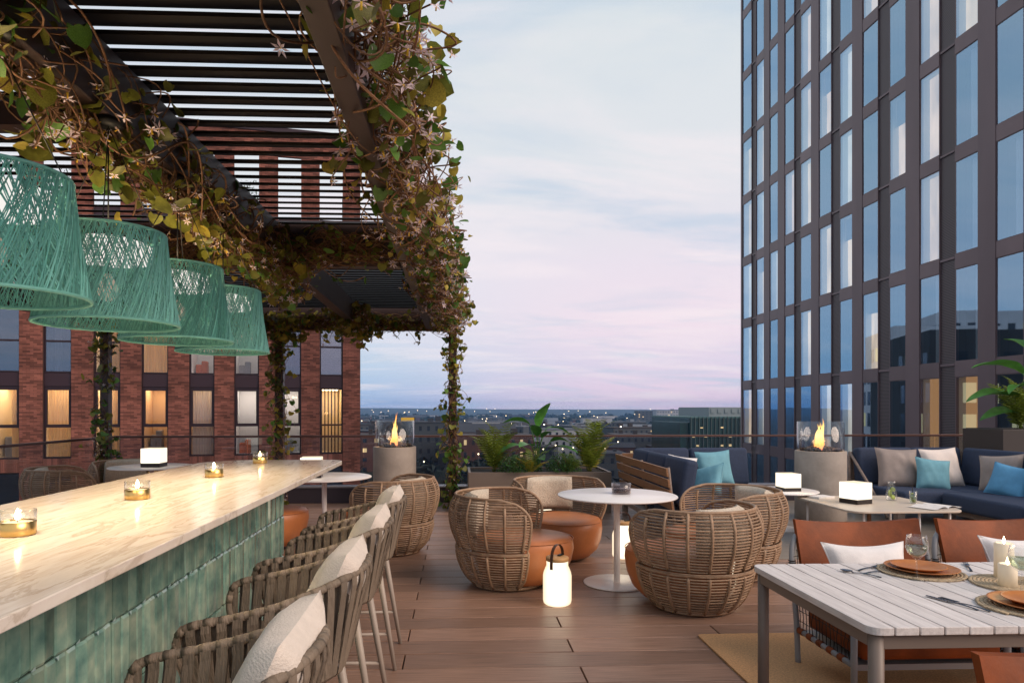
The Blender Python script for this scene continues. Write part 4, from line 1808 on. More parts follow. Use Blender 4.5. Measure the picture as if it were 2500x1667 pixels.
# ================================================================== FIRE COLUMNS
def make_fire(loc, lb_, seed, fh):
    t = thing('fire_column', lb_, 'fire pit', loc, 0, None)
    q = MB()
    q.lathe([(0, 0), (.318, 0), (.320, .004), (.320, .912), (.316, .918), (.270, .918), (.262, .86), (0, .86)], 56)
    obj('concrete_drum', q, M_concrete, t)
    q = MB()
    q.lathe([(.290, .92), (.290, 1.31), (.283, 1.31), (.283, .92)], 56)
    obj('glass_guard', q, M_fireglass, t)
    rf = random.Random(seed)
    base = MB()
    for k in range(150):
        r, a = .255 * math.sqrt(rf.random()), rf.uniform(0, 2 * PI)
        s = rf.uniform(.018, .038)
        c = Vector((r * math.cos(a), r * math.sin(a), .90 + rf.uniform(-.02, .045) + .03 * (1 - r / .25)))
        pr = [(0, -1), (.8, -.6), (1, .05), (.7, .7), (0, 1)]
        M = Matrix.Translation(c) @ Matrix.Rotation(rf.uniform(0, 6), 4, 'X') @ Matrix.Rotation(rf.uniform(0, 6), 4, 'Y') @ Matrix.Diagonal((s * rf.uniform(.7, 1.3), s * rf.uniform(.6, 1), s * rf.uniform(.5, .8), 1))
        if k < 90:
            o_ = MB()
            o_.lathe(pr, 6, M, smooth=False)
            obj('lava_rock', o_, M_lava, t)
        else:
            base.lathe(pr, 6, M, smooth=False)
    o = obj('lava_bed', base, M_lava, t)
    o['kind'] = 'stuff'
    # flames: twisting tapered tongues
    for k in range(fh[0]):
        q = MB()
        a0, rr_ = rf.uniform(0, 6.3), rf.uniform(.01, fh[2])
        x0, y0 = rr_ * math.cos(a0), rr_ * math.sin(a0)
        h = fh[1] * rf.uniform(.35, 1.0) if k else fh[1]
        w = rf.uniform(.022, .04) * (1.25 if k == 0 else 1)
        pts, rs = [], []
        sx_, ph = rf.uniform(.02, .05), rf.uniform(0, 6)
        for i in range(15):
            u = i / 14
            pts.append((x0 * (1 - u * .5) + sx_ * math.sin(ph + u * 5.5) * u, y0 * (1 - u * .5) + sx_ * .7 * math.cos(ph + u * 4.5) * u, .93 + h * u))
            rs.append(max(.0008, w * (math.sin(PI * min(1, u * .82 + .18)) ** .9) * (1 - u) ** .55))
        q.tube(pts, rs, 8)
        obj('flame', q, M_fire, t)
    l_ = bpy.data.lights.new('fire_light', 'POINT')
    l_.energy = 10
    l_.color = (1, .55, .22)
    l_.shadow_soft_size = .12
    o = bpy.data.objects.new('fire_light', l_)
    COL.objects.link(o)
    o.parent = t
    o.location = (0, 0, 1.12)
    return t


def fire_mat():
    m = bpy.data.materials.new('fire')
    m.use_nodes = True
    tt = m.node_tree
    tt.nodes.remove(tt.nodes['Principled BSDF'])
    n, l = tt.nodes.new, tt.links.new
    tcn = n('ShaderNodeTexCoord')
    sp = n('ShaderNodeSeparateXYZ')
    l(tcn.outputs['Object'], sp.inputs[0])
    mr = n('ShaderNodeMapRange')
    mr.inputs[1].default_value = .93
    mr.inputs[2].default_value = 1.35
    l(sp.outputs['Z'], mr.inputs[0])
    r = n('ShaderNodeValToRGB')
    ramp(r, [(0, (.9, .22, .10)), (.18, (1, .38, .08)), (.45, (1, .66, .22)), (.75, (1, .60, .15)), (1, (1, .35, .05))])
    l(mr.outputs[0], r.inputs[0])
    e = n('ShaderNodeEmission')
    e.inputs[1].default_value = 2.6
    l(r.outputs[0], e.inputs[0])
    tr = n('ShaderNodeBsdfTransparent')
    lw = n('ShaderNodeLayerWeight')
    lw.inputs[0].default_value = .35
    nz = n('ShaderNodeTexNoise')
    nz.inputs['Scale'].default_value = 22
    l(tcn.outputs['Object'], nz.inputs['Vector'])
    ma = n('ShaderNodeMath')
    ma.operation = 'MULTIPLY_ADD'
    ma.use_clamp = True
    ma.inputs[1].default_value = .9
    l(lw.outputs['Facing'], ma.inputs[0])
    mb = n('ShaderNodeMath')
    mb.operation = 'MULTIPLY_ADD'
    mb.inputs[1].default_value = .9
    mb.inputs[2].default_value = -.25
    l(nz.outputs[0], mb.inputs[0])
    l(mb.outputs[0], ma.inputs[2])
    ms = n('ShaderNodeMixShader')
    l(ma.outputs[0], ms.inputs[0])
    l(e.outputs[0], ms.inputs[1])
    l(tr.outputs[0], ms.inputs[2])
    l(ms.outputs[0], tt.nodes['Material Output'].inputs[0])
    return m


M_fire = fire_mat()
make_fire((4.9, 9.0, .004), 'concrete fire column with a broad crown of flames beside the sofas', 4, (12, .42, .13))
make_fire((-.93, 10.3, 0), 'concrete fire column with one tall thin flame behind the rattan chair and pergola post', 9, (5, .50, .05))
# ================================================================== SOFAS
def block(name, x0, x1, y0, y1, z0, z1, m, par, bev=.045, M=None, crown=0.0):
    """upholstered block; crown puffs the top a little"""
    q = MB()
    q.box(x0, x1, y0, y1, z0, z1)
    o = obj(name, q, m, par, bevel=bev, seg=4)
    return o


def lean_block(name, w, h, t, m, par, loc, rz, tilt, bev=.05):
    q = MB()
    q.box(-w / 2, w / 2, -t / 2, t / 2, 0, h)
    o = obj(name, q, m, par, loc, bevel=bev, seg=4)
    o.rotation_euler = (Matrix.Rotation(rz, 4, 'Z') @ Matrix.Rotation(tilt, 4, 'X')).to_euler()
    return o


# --- corner sofa by the planter
s1 = thing('corner_sofa', 'navy corner sofa with slatted teak back beside the plant box', 'sofa', (2.26, 9.6, .0))
# local: x to the right along the glass, y negative towards the camera
q = MB()
q.box(.06, .86, -2.36, -.05, .16, .225)
q.box(.86, 1.78, -.86, -.05, .16, .225)
for x, y in ((.10, -2.30), (.80, -2.30), (.10, -.12), (1.70, -.12), (1.70, -.80)):
    q.box(x - .035, x + .035, y - .035, y + .035, 0, .16)
obj('base_frame', q, M_greywood, s1, bevel=.006)
block('seat_cushion', .17, .90, -2.36, -1.24, .228, .43, M_navy, s1)
block('seat_cushion', .17, .90, -1.22, -.12, .228, .43, M_navy, s1)
block('seat_cushion', .915, 1.78, -.90, -.12, .228, .43, M_navy, s1)
# teak slatted back (outside faces the camera's side), leaning outward
tl_ = math.atan2(.14, .5)
for k, (z0, z1) in enumerate(((.755, .85), (.635, .73), (.515, .61), (.395, .49))):
    q = MB()
    xo = -.005 - (z0 - .35) * .16 + .065
    q.add([(xo + dx - zz * .16, yy, z0 + zz) for zz in (0, z1 - z0) for yy in (-2.36, -.02) for dx in (0, .024)], [(0, 2, 3, 1), (4, 5, 7, 6), (0, 1, 5, 4), (2, 6, 7, 3), (0, 4, 6, 2), (1, 3, 7, 5)])
    obj('back_slat', q, M_teak, s1, bevel=.004)
    q = MB()
    q.box(.10, 1.80, .0 + (z0 - .35) * .12, .024 + (z0 - .35) * .12, z0, z1)
    obj('back_slat', q, M_teak, s1, bevel=.004)
for y in (-2.28, -1.2, -.12):
    q = MB()
    q.tube([(.125, y, .05), (.035, y, .85)], .018, 6)
    obj('back_post', q, M_greywood, s1)
for yy, w in ((-1.98, .72), (-1.24, .72), (-.52, .70)):
    lean_block('back_cushion', w, .52, .16, M_navy, s1, (.195, yy, .42), R(90), R(10))
for xx, w in ((.62, .72), (1.40, .82)):
    lean_block('back_cushion', w, .52, .19, M_navy, s1, (xx, -.21, .42), R(0), R(-10))

# --- long corner sofa on the far side
s2 = thing('corner_sofa', 'large navy corner sofa scattered with teal, cream and taupe cushions', 'sofa', (5.68, 9.6, .004))
q = MB()
q.box(.05, 1.70, -.98, -.02, .14, .21)
q.box(.60, 1.70, -3.6, -.98, .14, .21)
for x, y in ((.10, -.92), (.10, -.08), (.66, -1.08), (.66, -2.4), (.66, -3.5)):
    q.box(x - .05, x + .05, y - .05, y + .05, 0, .14)
obj('base_frame', q, M_greywood, s2, bevel=.008)
block('seat_cushion', .03, .86, -1.12, -.12, .213, .42, M_navy, s2)
block('seat_cushion', .875, 1.62, -1.12, -.12, .213, .42, M_navy, s2)
block('seat_cushion', .50, 1.62, -2.40, -1.135, .213, .42, M_navy, s2)
block('seat_cushion', .50, 1.62, -3.60, -2.415, .213, .42, M_navy, s2)
for xx, w in ((.40, .80), (1.16, .70)):
    lean_block('back_cushion', w, .52, .18, M_navy, s2, (xx, -.15, .41), 0, R(-8))
for yy, w in ((-.72, 1.06), (-1.82, 1.06), (-2.92, 1.06)):
    lean_block('back_cushion', w, .52, .18, M_navy, s2, (1.52, yy, .41), R(-90), R(-8))
for y in (-.30,):
    q = MB()
    q.tube([(-.005, -.85, .05), (-.035, -.02, .86)], .02, 6)
    q.tube([(-.035, -.02, .05), (-.035, -.02, .86)], .02, 6)
    obj('end_frame', q, M_greywood, s2)
q = MB()
q.box(.0, 1.7, .0, .03, .30, .86)
q.box(1.702, 1.73, -3.6, .0, .30, .86)
obj('back_board', q, M_greywood, s2)


def lean(rz, tilt, roll=0):
    return (Matrix.Rotation(R(rz), 4, 'Z') @ Matrix.Rotation(R(90 - tilt), 4, 'X') @ Matrix.Rotation(R(roll), 4, 'Z')).to_euler()


def P_(lb_, m, w, t, loc, rz, tilt, roll, seed, pm=None, grp=None, h=None, pinch=.09):
    return pillow('cushion', lb_, m, w, h or w, t, loc, lean(rz, tilt, roll), seed, pm, grp, 'cushion', pinch)


# tilt: top leans away (+y for rz 0)
P_('large pale teal cushion upright on the sofa by the plant box', M_teal, .50, .17, (3.53, 9.20, .665), 4, 16, 3, 1)
P_('offwhite cushion tucked into the corner of the sofa by the plant box', M_white, .38, .14, (3.02, 9.08, .66), -14, 14, -8, 2)
P_('small teal cushion lying low beside the sofa end by the plant box', M_teal, .42, .14, (2.90, 7.80, .64), -62, 30, 18, 3)
P_('large taupe cushion at the open end of the big navy sofa', M_taupecush, .56, .17, (6.10, 9.20, .665), -6, 17, -3, 4)
P_('large cream cushion between taupe and navy on the big sofa', M_cream, .56, .17, (6.72, 9.18, .665), 4, 17, 2, 5)
P_('small teal cushion leaning on the large cream cushion', M_teal, .44, .15, (6.43, 8.95, .60), -8, 20, -8, 6)
P_('taupe cushion in the inner corner of the big navy sofa', M_taupecush, .50, .16, (7.02, 8.52, .65), -62, 17, 6, 7)
P_('small bright blue cushion in front of taupe and grey cushions', M_blue, .42, .15, (6.83, 8.16, .59), -52, 22, -12, 8)
P_('large grey cushion cut off by the picture edge on the big sofa', M_grey, .54, .18, (7.02, 7.75, .66), -76, 17, -4, 9)

# ================================================================== COFFEE TABLE
t = thing('coffee_table', 'low pale wooden coffee table with rounded corners and thin legs', 'table', (4.65, 7.42, .004))
q = MB()
q.prism(rrect(-.61, .61, -.63, .63, .16, 8), .414, .436)
obj('table_top', q, M_lightwood, t, bevel=.006)
for x, y in ((-.42, -.50), (-.52, .45), (.16, -.52), (.53, -.46), (.50, .48)):
    q = MB()
    q.tube([(x, y, 0), (x, y, .413)], .013, 8)
    obj('leg', q, M_tabwhite, t)
q = MB()
q.tube([(-.13, -.12, 0), (-.13, -.12, .413)], .022, 8)
obj('centre_leg', q, M_teak, t)

t = thing('carafe', 'glass carafe of lime water on the pale coffee table', 'carafe', (4.98, 7.62, .4405))
q = MB()
q.lathe([(0, 0), (.058, 0), (.062, .02), (.056, .09), (.040, .15), (.036, .19), (.046, .215), (.043, .215), (.033, .19), (.037, .15), (.052, .09), (.058, .02), (0, .008)], 28)
obj('glass', q, M_glass, t)
for k in range(4):
    q = MB()
    a = k * 1.7
    q.lathe([(0, -.003), (.028, -.003), (.029, 0), (.028, .003), (0, .003)], 16, Matrix.Translation((.018 * math.cos(a), .018 * math.sin(a), .035 + .03 * k)) @ Matrix.Rotation(1.2 + .3 * k, 4, 'X') @ Matrix.Rotation(a, 4, 'Y'))
    obj('lime_slice', q, M_lime, t)
t = thing('tumbler', 'tall lime drink with black straw on the pale coffee table', 'glass', (5.06, 7.36, .4405))
q = MB()
q.lathe([(0, 0), (.034, 0), (.036, .01), (.039, .135), (.036, .135), (.033, .012), (0, .01)], 24)
obj('glass', q, M_glass, t)
q = MB()
q.lathe([(0, .012), (.031, .012), (.034, .10), (0, .10)], 20)
obj('drink', q, M_wine, t)
q = MB()
q.tube([(.012, 0, .015), (-.012, .005, .20)], .004, 6)
obj('straw', q, M_cable, t)
for k in range(3):
    q = MB()
    q.lathe([(0, -.003), (.024, -.003), (.024, .003), (0, .003)], 14, Matrix.Translation((.005 - .006 * k, .006 * k, .035 + .03 * k)) @ Matrix.Rotation(1.3 + .4 * k, 4, 'X'))
    obj('lime_slice', q, M_lime, t)


def book(loc, rz, lb_, w=.24):
    t = thing('open_magazine', lb_, 'magazine', loc, rz)
    for s in (-1, 1):
        q = MB()
        q.grid(lambda u, v: Vector((s * (.002 + w * u), (v - .5) * .28, .004 + .030 * math.sin(PI * min(1, u * 1.3)) * (1 - u) + .004)), 10, 1)
        q.grid(lambda u, v: Vector((s * (.002 + w * u), (v - .5) * .28, .0005)), 10, 1)
        obj('page', q, M_paper, t)
    q = MB()
    q.box(-.005, .005, -.14, .14, .0002, .006)
    obj('spine', q, M_paper, t)
    return t


book((5.08, 7.05, .4405), R(24), 'open magazine lying in front of the drinks on the coffee table')
t = thing('book', 'closed pale book behind the big cube lamp on the coffee table', 'book', (4.28, 7.85, .4405), .3)
q = MB()
q.box(-.12, .12, -.09, .09, 0, .024)
obj('cover', q, M_paper, t, bevel=.003)

# ================================================================== DINING TABLE
t = thing('dining_table', 'whitewashed slatted dining table with taupe metal frame', 'table', (1.41, 2.74, .0))
NS, SWD = 24, .0875
for k in range(NS):
    q = MB()
    x0 = k * SWD
    y0, y1 = -.475, .475
    if k == 0:
        q.prism(rrect(x0, x0 + SWD - .006, y0, y1, (.003, .003, .045, .045), 6), .722, .75)
    elif k == NS - 1:
        q.prism(rrect(x0, x0 + SWD - .006, y0, y1, (.045, .045, .003, .003), 6), .722, .75)
    else:
        q.box(x0, x0 + SWD - .006, y0, y1, .722, .75)
    obj('table_slat', q, M_white_slat, t, (0, 0, rnd.uniform(-.0006, .0006)), bevel=.0025, seg=2)
q = MB()
xe = NS * SWD - .006
q.box(.05, xe - .05, -.455, -.425, .670, .7205)
q.box(.05, xe - .05, .425, .455, .670, .7205)
q.box(.02, .05, -.42, .42, .672, .7205)
q.box(xe - .05, xe - .02, -.42, .42, .672, .7205)
q.box(.7, .74, -.42, .42, .68, .7205)
q.box(1.36, 1.40, -.42, .42, .68, .7205)
obj('apron', q, M_frame, t, bevel=.002)
for x, y in ((.042, -.435), (.042, .435), (xe - .042, -.435), (xe - .042, .435)):
    q = MB()
    q.tube([(x, y, 0), (x, y, .7205)], .0255, 14)
    obj('leg', q, M_frame, t)


# dining chairs: local front = -y
def make_dchair():
    t = thing('dining_chair', 'x', 'chair', (0, 0, 0), 0, 'leather sling chairs round the dining table')
    for s in (-1, 1):
        q = MB()
        pts = catmull([(.40 * s, .28, .0), (.405 * s, .29, .25), (.415 * s, .31, .50), (.41 * s, .335, .64), (.38 * s, .36, .725), (.33 * s, .375, .745)], 6)
        q.tube(pts, .0165, 8)
        obj('side_frame', q, M_greymetal, t)
        q = MB()
        q.tube([(.40 * s, -.285, 0), (.40 * s, -.285, .375)], .0165, 8)
        obj('front_leg', q, M_greymetal, t)
        for z in (.20, .364):
            q = MB()
            q.tube([(.395 * s, .30, z), (.40 * s, -.285, z)], .016, 8)
            obj('side_rail', q, M_greymetal, t)
        q = MB()
        for k in range(15):
            y = -.24 + .50 * k / 14
            j = rnd.uniform(-.012, .012)
            q.tube([(.398 * s, y, .215), (.402 * s, y + j, .29), (.398 * s, y - j, .352)], .0024, 4)
        for z in (.255, .315):
            q.tube([(.398 * s, -.27, z), (.40 * s, 0, z + .01), (.398 * s, .28, z)], .0024, 4)
        for k in range(5):
            q.tube([((.405 - .02 * k) * s, .325, .66), ((.40 - .022 * k) * s + .006, .33, .52), ((.40 - .018 * k) * s, .29, .37)], .002, 4)
        for z in (.46, .54, .62):
            q.tube([(.41 * s, .315, z), (.30 * s, .35, z + .005)], .002, 4)
        o = obj('rope_weave', q, M_cord, t)
        o['kind'] = 'stuff'
        q = MB()
        for k in range(10):
            z = .595 - .012 * k
            y = .325 - .002 * k
            q.tube([(.413 * s + .019 * math.cos(2 * PI * i / 10), y + .019 * math.sin(2 * PI * i / 10), z) for i in range(10)], .0035, 4, True)
        o = obj('cord_binding', q, M_cord, t)
        o['kind'] = 'stuff'
        for k in range(5):
            y = -.20 + .42 * k / 4
            for z in (.20, .364):
                q = MB()
                q.tube([(.397 * s, y, z), (.397 * s, y + .05, z)], .0195, 8)
                obj('leather_tab', q, M_leather, t)
    q = MB()

    # sling back: top edge sags, corners stand up
    def bf(u, v, sg):
        a = u * 2 - 1
        wz = .37 + .01 * v
        top = .832 - .030 * (1 - a * a) + .0 * v
        z = .36 + (top - .36) * v
        yb = .24 + .13 * v + .055 * (1 - a * a) * (.4 + .6 * v)
        return Vector((a * wz, yb + sg * (.016 + .014 * (1 - a ** 4) * (1 - (2 * v - 1) ** 4)), z))
    q.grid(lambda u, v: bf(u, v, 1), 20, 12)
    q.grid(lambda u, v: bf(u, v, -1), 20, 12, flip=True)
    nn = 20
    for (a0, b0) in (((0, 0), (0, 1)), ((0, 1), (1, 1)), ((1, 1), (1, 0)), ((1, 0), (0, 0))):
        q.grid(lambda u, v: bf(a0[0] + (b0[0] - a0[0]) * u, a0[1] + (b0[1] - a0[1]) * u, v * 2 - 1), nn, 1)
    obj('sling_back', q, M_leather, t)
    q = MB()
    q.box(-.365, .365, -.30, .25, .225, .365)
    obj('seat', q, M_leather, t, bevel=.03, seg=3)
    q = MB()
    q.box(-.38, .38, -.27, .27, .17, .20)
    obj('seat_frame', q, M_greymetal, t)
    return t


dc = make_dchair()
for i, (loc, rz, lb_) in enumerate((((2.40, 3.64, .0), 0.0, 'cognac leather sling chair behind the set plates with one white cushion'),
                                    ((3.29, 3.66, .0), .03, 'cognac leather sling chair behind the pillar candles'),
                                    ((1.79, 1.43, .0), .0, 'leather chair cut off at the picture corner, at the near side of the dining table'))):
    if i == 0:
        dc.location, dc.rotation_euler, dc['label'] = loc, (0, 0, rz), lb_
    else:
        copy_tree(dc, loc, rz, lb_)
P_('slim white cushion against the cognac leather chair back', M_white, .48, .13, (2.30, 3.70, .555), 0, 24, 0, 11, h=.40, pinch=.15)
P_('white cushion on the chair behind the pillar candles', M_white, .48, .13, (3.22, 3.72, .575), 3, 22, -2, 12, h=.40, pinch=.15)
P_('white cushion at the picture corner beside the dining table', M_white, .50, .14, (1.82, 1.46, .625), 0, 18, 0, 13, h=.46)


# table setting
def placemat(x, y, r, lb_):
    t = thing('placemat', lb_, 'placemat', (x, y, .7512), rnd.uniform(0, 6), 'woven placemats on the dining table')
    q = MB()
    k = 0
    pts = []
    while k < 360 * 12:
        a = R(k)
        rr = .006 + (r - .006) * k / (360 * 12)
        pts.append((rr * math.cos(a), rr * math.sin(a), .004 + .0012 * math.sin(k * .35)))
        k += 15
    q.tube(pts, r / 12 * .56, 5)
    q.v = [(a, c, max(.0003, min(.0065, z))) for a, c, z in q.v]
    obj('coiled_braid', q, M_mat, t)['kind'] = 'stuff'
    return t


placemat(2.107, 3.02, .178, 'round woven mat below the plates at the chair side of the table')
placemat(2.15, 2.46, .172, 'round woven mat below the plates nearest the camera')
placemat(2.37, 2.78, .175, 'round woven mat under the white pillar candles')


def plate(x, y, z, r, lb_):
    t = thing('plate', lb_, 'plate', (x, y, z), 0, 'terracotta plates on the dining table')
    q = MB()
    q.lathe([(0, 0), (r * .62, 0), (r * .70, .003), (r * .97, .017), (r, .019), (r * .985, .0205), (r * .93, .018), (r * .68, .008), (0, .0065)], 56)
    obj('dish', q, M_terracotta, t)
    return t


plate(2.115, 3.02, .7582, .150, 'larger terracotta plate by the wine glass, lower of the two')
plate(2.10, 3.02, .7665, .112, 'smaller terracotta plate by the wine glass, upper of the two')
plate(2.16, 2.46, .7582, .148, 'larger terracotta plate nearest the camera, lower of the two')
plate(2.175, 2.465, .7665, .114, 'smaller terracotta plate nearest the camera, upper of the two')


def wineglass(x, y, lb_):
    t = thing('wine_glass', lb_, 'wine glass', (x, y, .7512), 0, 'wine glasses on the dining table')
    q = MB()
    q.lathe([(0, 0), (.036, .0), (.037, .0015), (.012, .005), (.0042, .012), (.0036, .05), (.0045, .085), (.016, .094), (.034, .112), (.0435, .135), (.0445, .155), (.040, .185), (.0385, .192), (.0375, .192), (.0435, .155), (.0425, .136), (.033, .114), (.012, .098), (0, .096)], 32)
    obj('glass', q, M_glass, t)
    q = MB()
    q.lathe([(0, .098), (.012, .0995), (.0325, .1155), (.0415, .136), (.0425, .146), (0, .146)], 28)
    obj('wine', q, M_wine, t)
    return t


wineglass(2.01, 2.90, 'wine glass standing before the plates at the chair side of the table')
wineglass(2.265, 2.645, 'wine glass standing in front of the pillar candles')


def pillar(x, y, h, r, lb_):
    t = thing('pillar_candle', lb_, 'candle', (x, y, .7582), 0, 'white pillar candles on the dining table')
    q = MB()
    q.lathe([(0, 0), (r, 0), (r, h - .004), (r - .004, h), (r - .01, h - .002), (.3 * r, h - .010), (0, h - .011)], 36)
    obj('wax', q, M_wax, t)
    q = MB()
    q.lathe([(0, h - .008), (.005, h), (.0058, h + .008), (.003, h + .02), (0, h + .03)], 10)
    obj('flame', q, M_flame, t)
    return t


pillar(2.40, 2.895, .150, .0365, 'tallest white pillar candle, lit, on the woven mat')
pillar(2.30, 2.755, .092, .034, 'short white pillar candle in front of the tallest one')
pillar(2.47, 2.765, .105, .035, 'middle white pillar candle glowing behind the wine glass')


def cutlery(kind, x, y, rz, lb_):
    t = thing(kind, lb_, kind.split('_')[-1], (x, y, .7515), rz, 'cutlery on the dining table')
    q = MB()
    q.grid(lambda u, v: Vector(((u - .5) * (.012 - .004 * math.sin(PI * v)), v * .12, .003 + .004 * math.sin(PI * v))), 3, 8)
    q.grid(lambda u, v: Vector(((u - .5) * (.012 - .004 * math.sin(PI * v)), v * .12, .001 + .004 * math.sin(PI * v))), 3, 8, flip=True)
    obj('handle', q, M_cutlery, t)
    q = MB()
    if kind == 'spoon':
        q.lathe([(0, .0), (.010, .002), (.017, .006), (.019, .009)], 18, Matrix.Translation((0, .145, .001)) @ Matrix.Diagonal((.9, 1.45, 1, 1)))
        q.tube([(0, .116, .004), (0, .125, .006)], .003, 6)
        obj('bowl', q, M_cutlery, t)
    elif kind == 'fork':
        q.box(-.010, .010, .119, .150, .004, .006)
        for k in range(4):
            q.box(-.010 + .0058 * k, -.0075 + .0058 * k, .150, .192, .004, .006)
        obj('tines', q, M_cutlery, t)
    else:
        q.prism([(-.007, .119), (.007, .119), (.009, .19), (.004, .205), (-.006, .20)], .003, .005)
        obj('blade', q, M_cutlery, t)
    return t


cutlery('fork', 1.845, 3.06, R(-62), 'fork beside the spoon by the plates at the chair side')
cutlery('spoon', 1.87, 2.93, R(40), 'spoon by the plates at the chair side of the table')
cutlery('knife', 1.835, 3.00, R(-70), 'knife between fork and plates at the chair side')
cutlery('fork', 2.35, 3.02, R(-30), 'fork between plates and the tall pillar candle')
cutlery('fork', 1.955, 2.42, R(18), 'fork by the plates nearest the camera')
cutlery('knife', 1.925, 2.44, R(18), 'knife by the plates nearest the camera')

# ================================================================== PLANTERS AND PLANTS
t = thing('plant_box', 'long low bronze plant box in front of the glass balustrade', 'planter', (.165, 9.65, 0))
q = MB()
q.box(0, 2.04, 0, .9, 0, .555)
obj('box_body', q, M_planter, t, bevel=.004)
q = MB()
for a in ((0, 2.04, 0, .035), (0, 2.04, .865, .9), (0, .035, .036, .864), (2.005, 2.04, .036, .864)):
    q.box(*a, .556, .585)
obj('rim', q, M_planter, t)
q = MB()
q.box(.036, 2.004, .036, .864, .5555, .560)
obj('soil', q, M_soil, t)
t = thing('plant_box', 'tall dark plant box rising behind the big navy sofa', 'planter', (7.45, 9.0, 0))
q = MB()
q.box(0, 2.4, 0, .75, 0, 1.2)
obj('box_body', q, mat('planter_dark', (.055, .043, .038), .5), t, bevel=.004)
q = MB()
q.box(.03, 2.37, .03, .72, 1.2005, 1.206)
obj('soil', q, M_soil, t)


def frond_mesh(seed, L=.5, arch=.55, n=17):
    rf = random.Random(seed)
    q = MB()
    pts = []
    for i in range(n + 1):
        u = i / n
        pts.append(Vector((L * (u * .75 + .1 * u * u), rf.uniform(-.004, .004), L * (arch * u * 1.6 - .9 * arch * u ** 2.3))))
    q.tube(pts, [.004 * (1 - .8 * i / n) for i in range(n + 1)], 4)
    for i in range(2, n + 1):
        u = i / n
        ll = L * .20 * math.sin(PI * min(1, .18 + u * .82)) ** .8 + .006
        tg = (pts[min(i + 1, n)] - pts[i - 1]).normalized()
        for s in (-1, 1):
            d = (Vector((0, s, 0)) + tg * .45 + Vector((0, 0, -.18 + rf.uniform(-.1, .1)))).normalized()
            w = L / n * .42
            a = pts[i]
            q.add([a - tg * w * .5, a + tg * w * .5, a + d * ll * .6 + tg * w * .6, a + d * ll, a + d * ll * .55 - tg * w * .55], [(0, 1, 2, 4), (4, 2, 3)])
    return q.mesh('frond')


FR = [frond_mesh(i, 1.0, (.75, .5, .95, .62)[i]) for i in range(4)]
for m_ in FR:
    m_.materials.append(M_fern)
FRG = [frond_mesh(i + 9, 1.0, .45) for i in range(2)]
for m_ in FRG:
    m_.materials.append(M_fern2)


def fern(loc, n, L0, L1, lb_, seed, gold=0, pool=None, up=(25, 72)):
    rf = random.Random(seed)
    t = thing('fern', lb_, 'fern', loc, 0, None)
    for k in range(n):
        me = rf.choice(FRG if k < gold else FR)
        o = obj('frond', me, None, t, (rf.uniform(-.03, .03), rf.uniform(-.03, .03), 0), (rf.uniform(-.25, .25), -R(rf.uniform(*up)) * (.55), 2 * PI * k / n * 2.4 + rf.uniform(-.3, .3)), rf.uniform(L0, L1))
    return t


fern((.55, 10.05, .56), 26, .52, .80, 'upright golden green fern at the post end of the plant box', 1, 4)
fern((1.96, 10.05, .56), 30, .55, .88, 'spreading golden green fern at the sofa end of the plant box', 2, 6)
fern((1.05, 9.78, .56), 16, .26, .42, 'small yellowish fern at the front middle of the plant box', 3, 6, up=(5, 40))
fern((1.62, 9.76, .56), 16, .26, .44, 'small drooping fern at the front of the plant box near the sofa end', 4, 3, up=(0, 30))
fern((7.95, 9.30, 1.205), 30, .5, .85, 'dark green fern in the tall plant box behind the sofa', 5, 0)


def broad_mesh(seed, L=.3, W=.15, curl=.4, fold=.25):
    q = MB()
    rf = random.Random(seed)

    def f(u, v):
        a = u * 2 - 1
        w = W / 2 * (math.sin(PI * min(1, v * .93 + .05)) ** .7) * (1 - .25 * v)
        ang_ = curl * v
        x = L * (math.sin(ang_) / curl if curl else v)
        z = -L * (1 - math.cos(ang_)) / curl if curl else 0
        return Vector((x, a * w, z + abs(a) ** 1.3 * w * fold + .006 * math.sin(v * 18 + a * 3)))
    q.grid(f, 6, 12)
    me = q.mesh('leaf')
    me.materials.append(M_broad)
    return me


BR = [broad_mesh(1, 1, .55, .7), broad_mesh(2, 1, .48, 1.1), broad_mesh(3, 1, .42, .9, .5)]


def broadleaf(loc, leaves, lb_, name='broadleaf_plant'):
    t = thing(name, lb_, 'plant', loc)
    for (az, lean_, h, L_, pitch, k) in leaves:
        tip = Vector((math.cos(R(az)) * lean_, math.sin(R(az)) * lean_, h))
        q = MB()
        q.tube(catmull([(0, 0, 0), (tip.x * .35, tip.y * .35, h * .6), tuple(tip)], 5), .007, 5)
        obj('stem', q, M_broad, t)
        obj('leaf', BR[k % 3], None, t, tip, (R(rnd.uniform(-25, 25)), R(-pitch), R(az)), L_)
    return t


broadleaf((1.20, 10.15, .56), [(-70, .05, .66, .46, 70, 0), (165, .12, .70, .42, 30, 1), (15, .14, .62, .42, 18, 1), (-60, .12, .50, .36, 35, 0), (-120, .20, .38, .40, 20, 0), (200, .26, .38, .42, 10, 1), (330, .26, .36, .40, 8, 0), (-90, .20, .20, .32, 18, 0), (-30, .22, .44, .38, 25, 1), (-150, .16, .24, .36, 12, 0), (-100, .1, .52, .34, 50, 0)], 'broad leaved plant standing tallest in the middle of the plant box')
broadleaf((8.35, 9.35, 1.205), [(175, .30, .78, .75, 32, 2), (185, .40, .42, .80, 22, 2), (200, .35, .58, .55, 15, 2), (95, .1, .95, .7, 60, 2), (20, .3, .8, .7, 35, 2), (-60, .25, .6, .6, 25, 2), (190, .50, .22, .55, 12, 2)], 'banana like plant with big drooping leaves in the tall plant box', 'banana_plant')


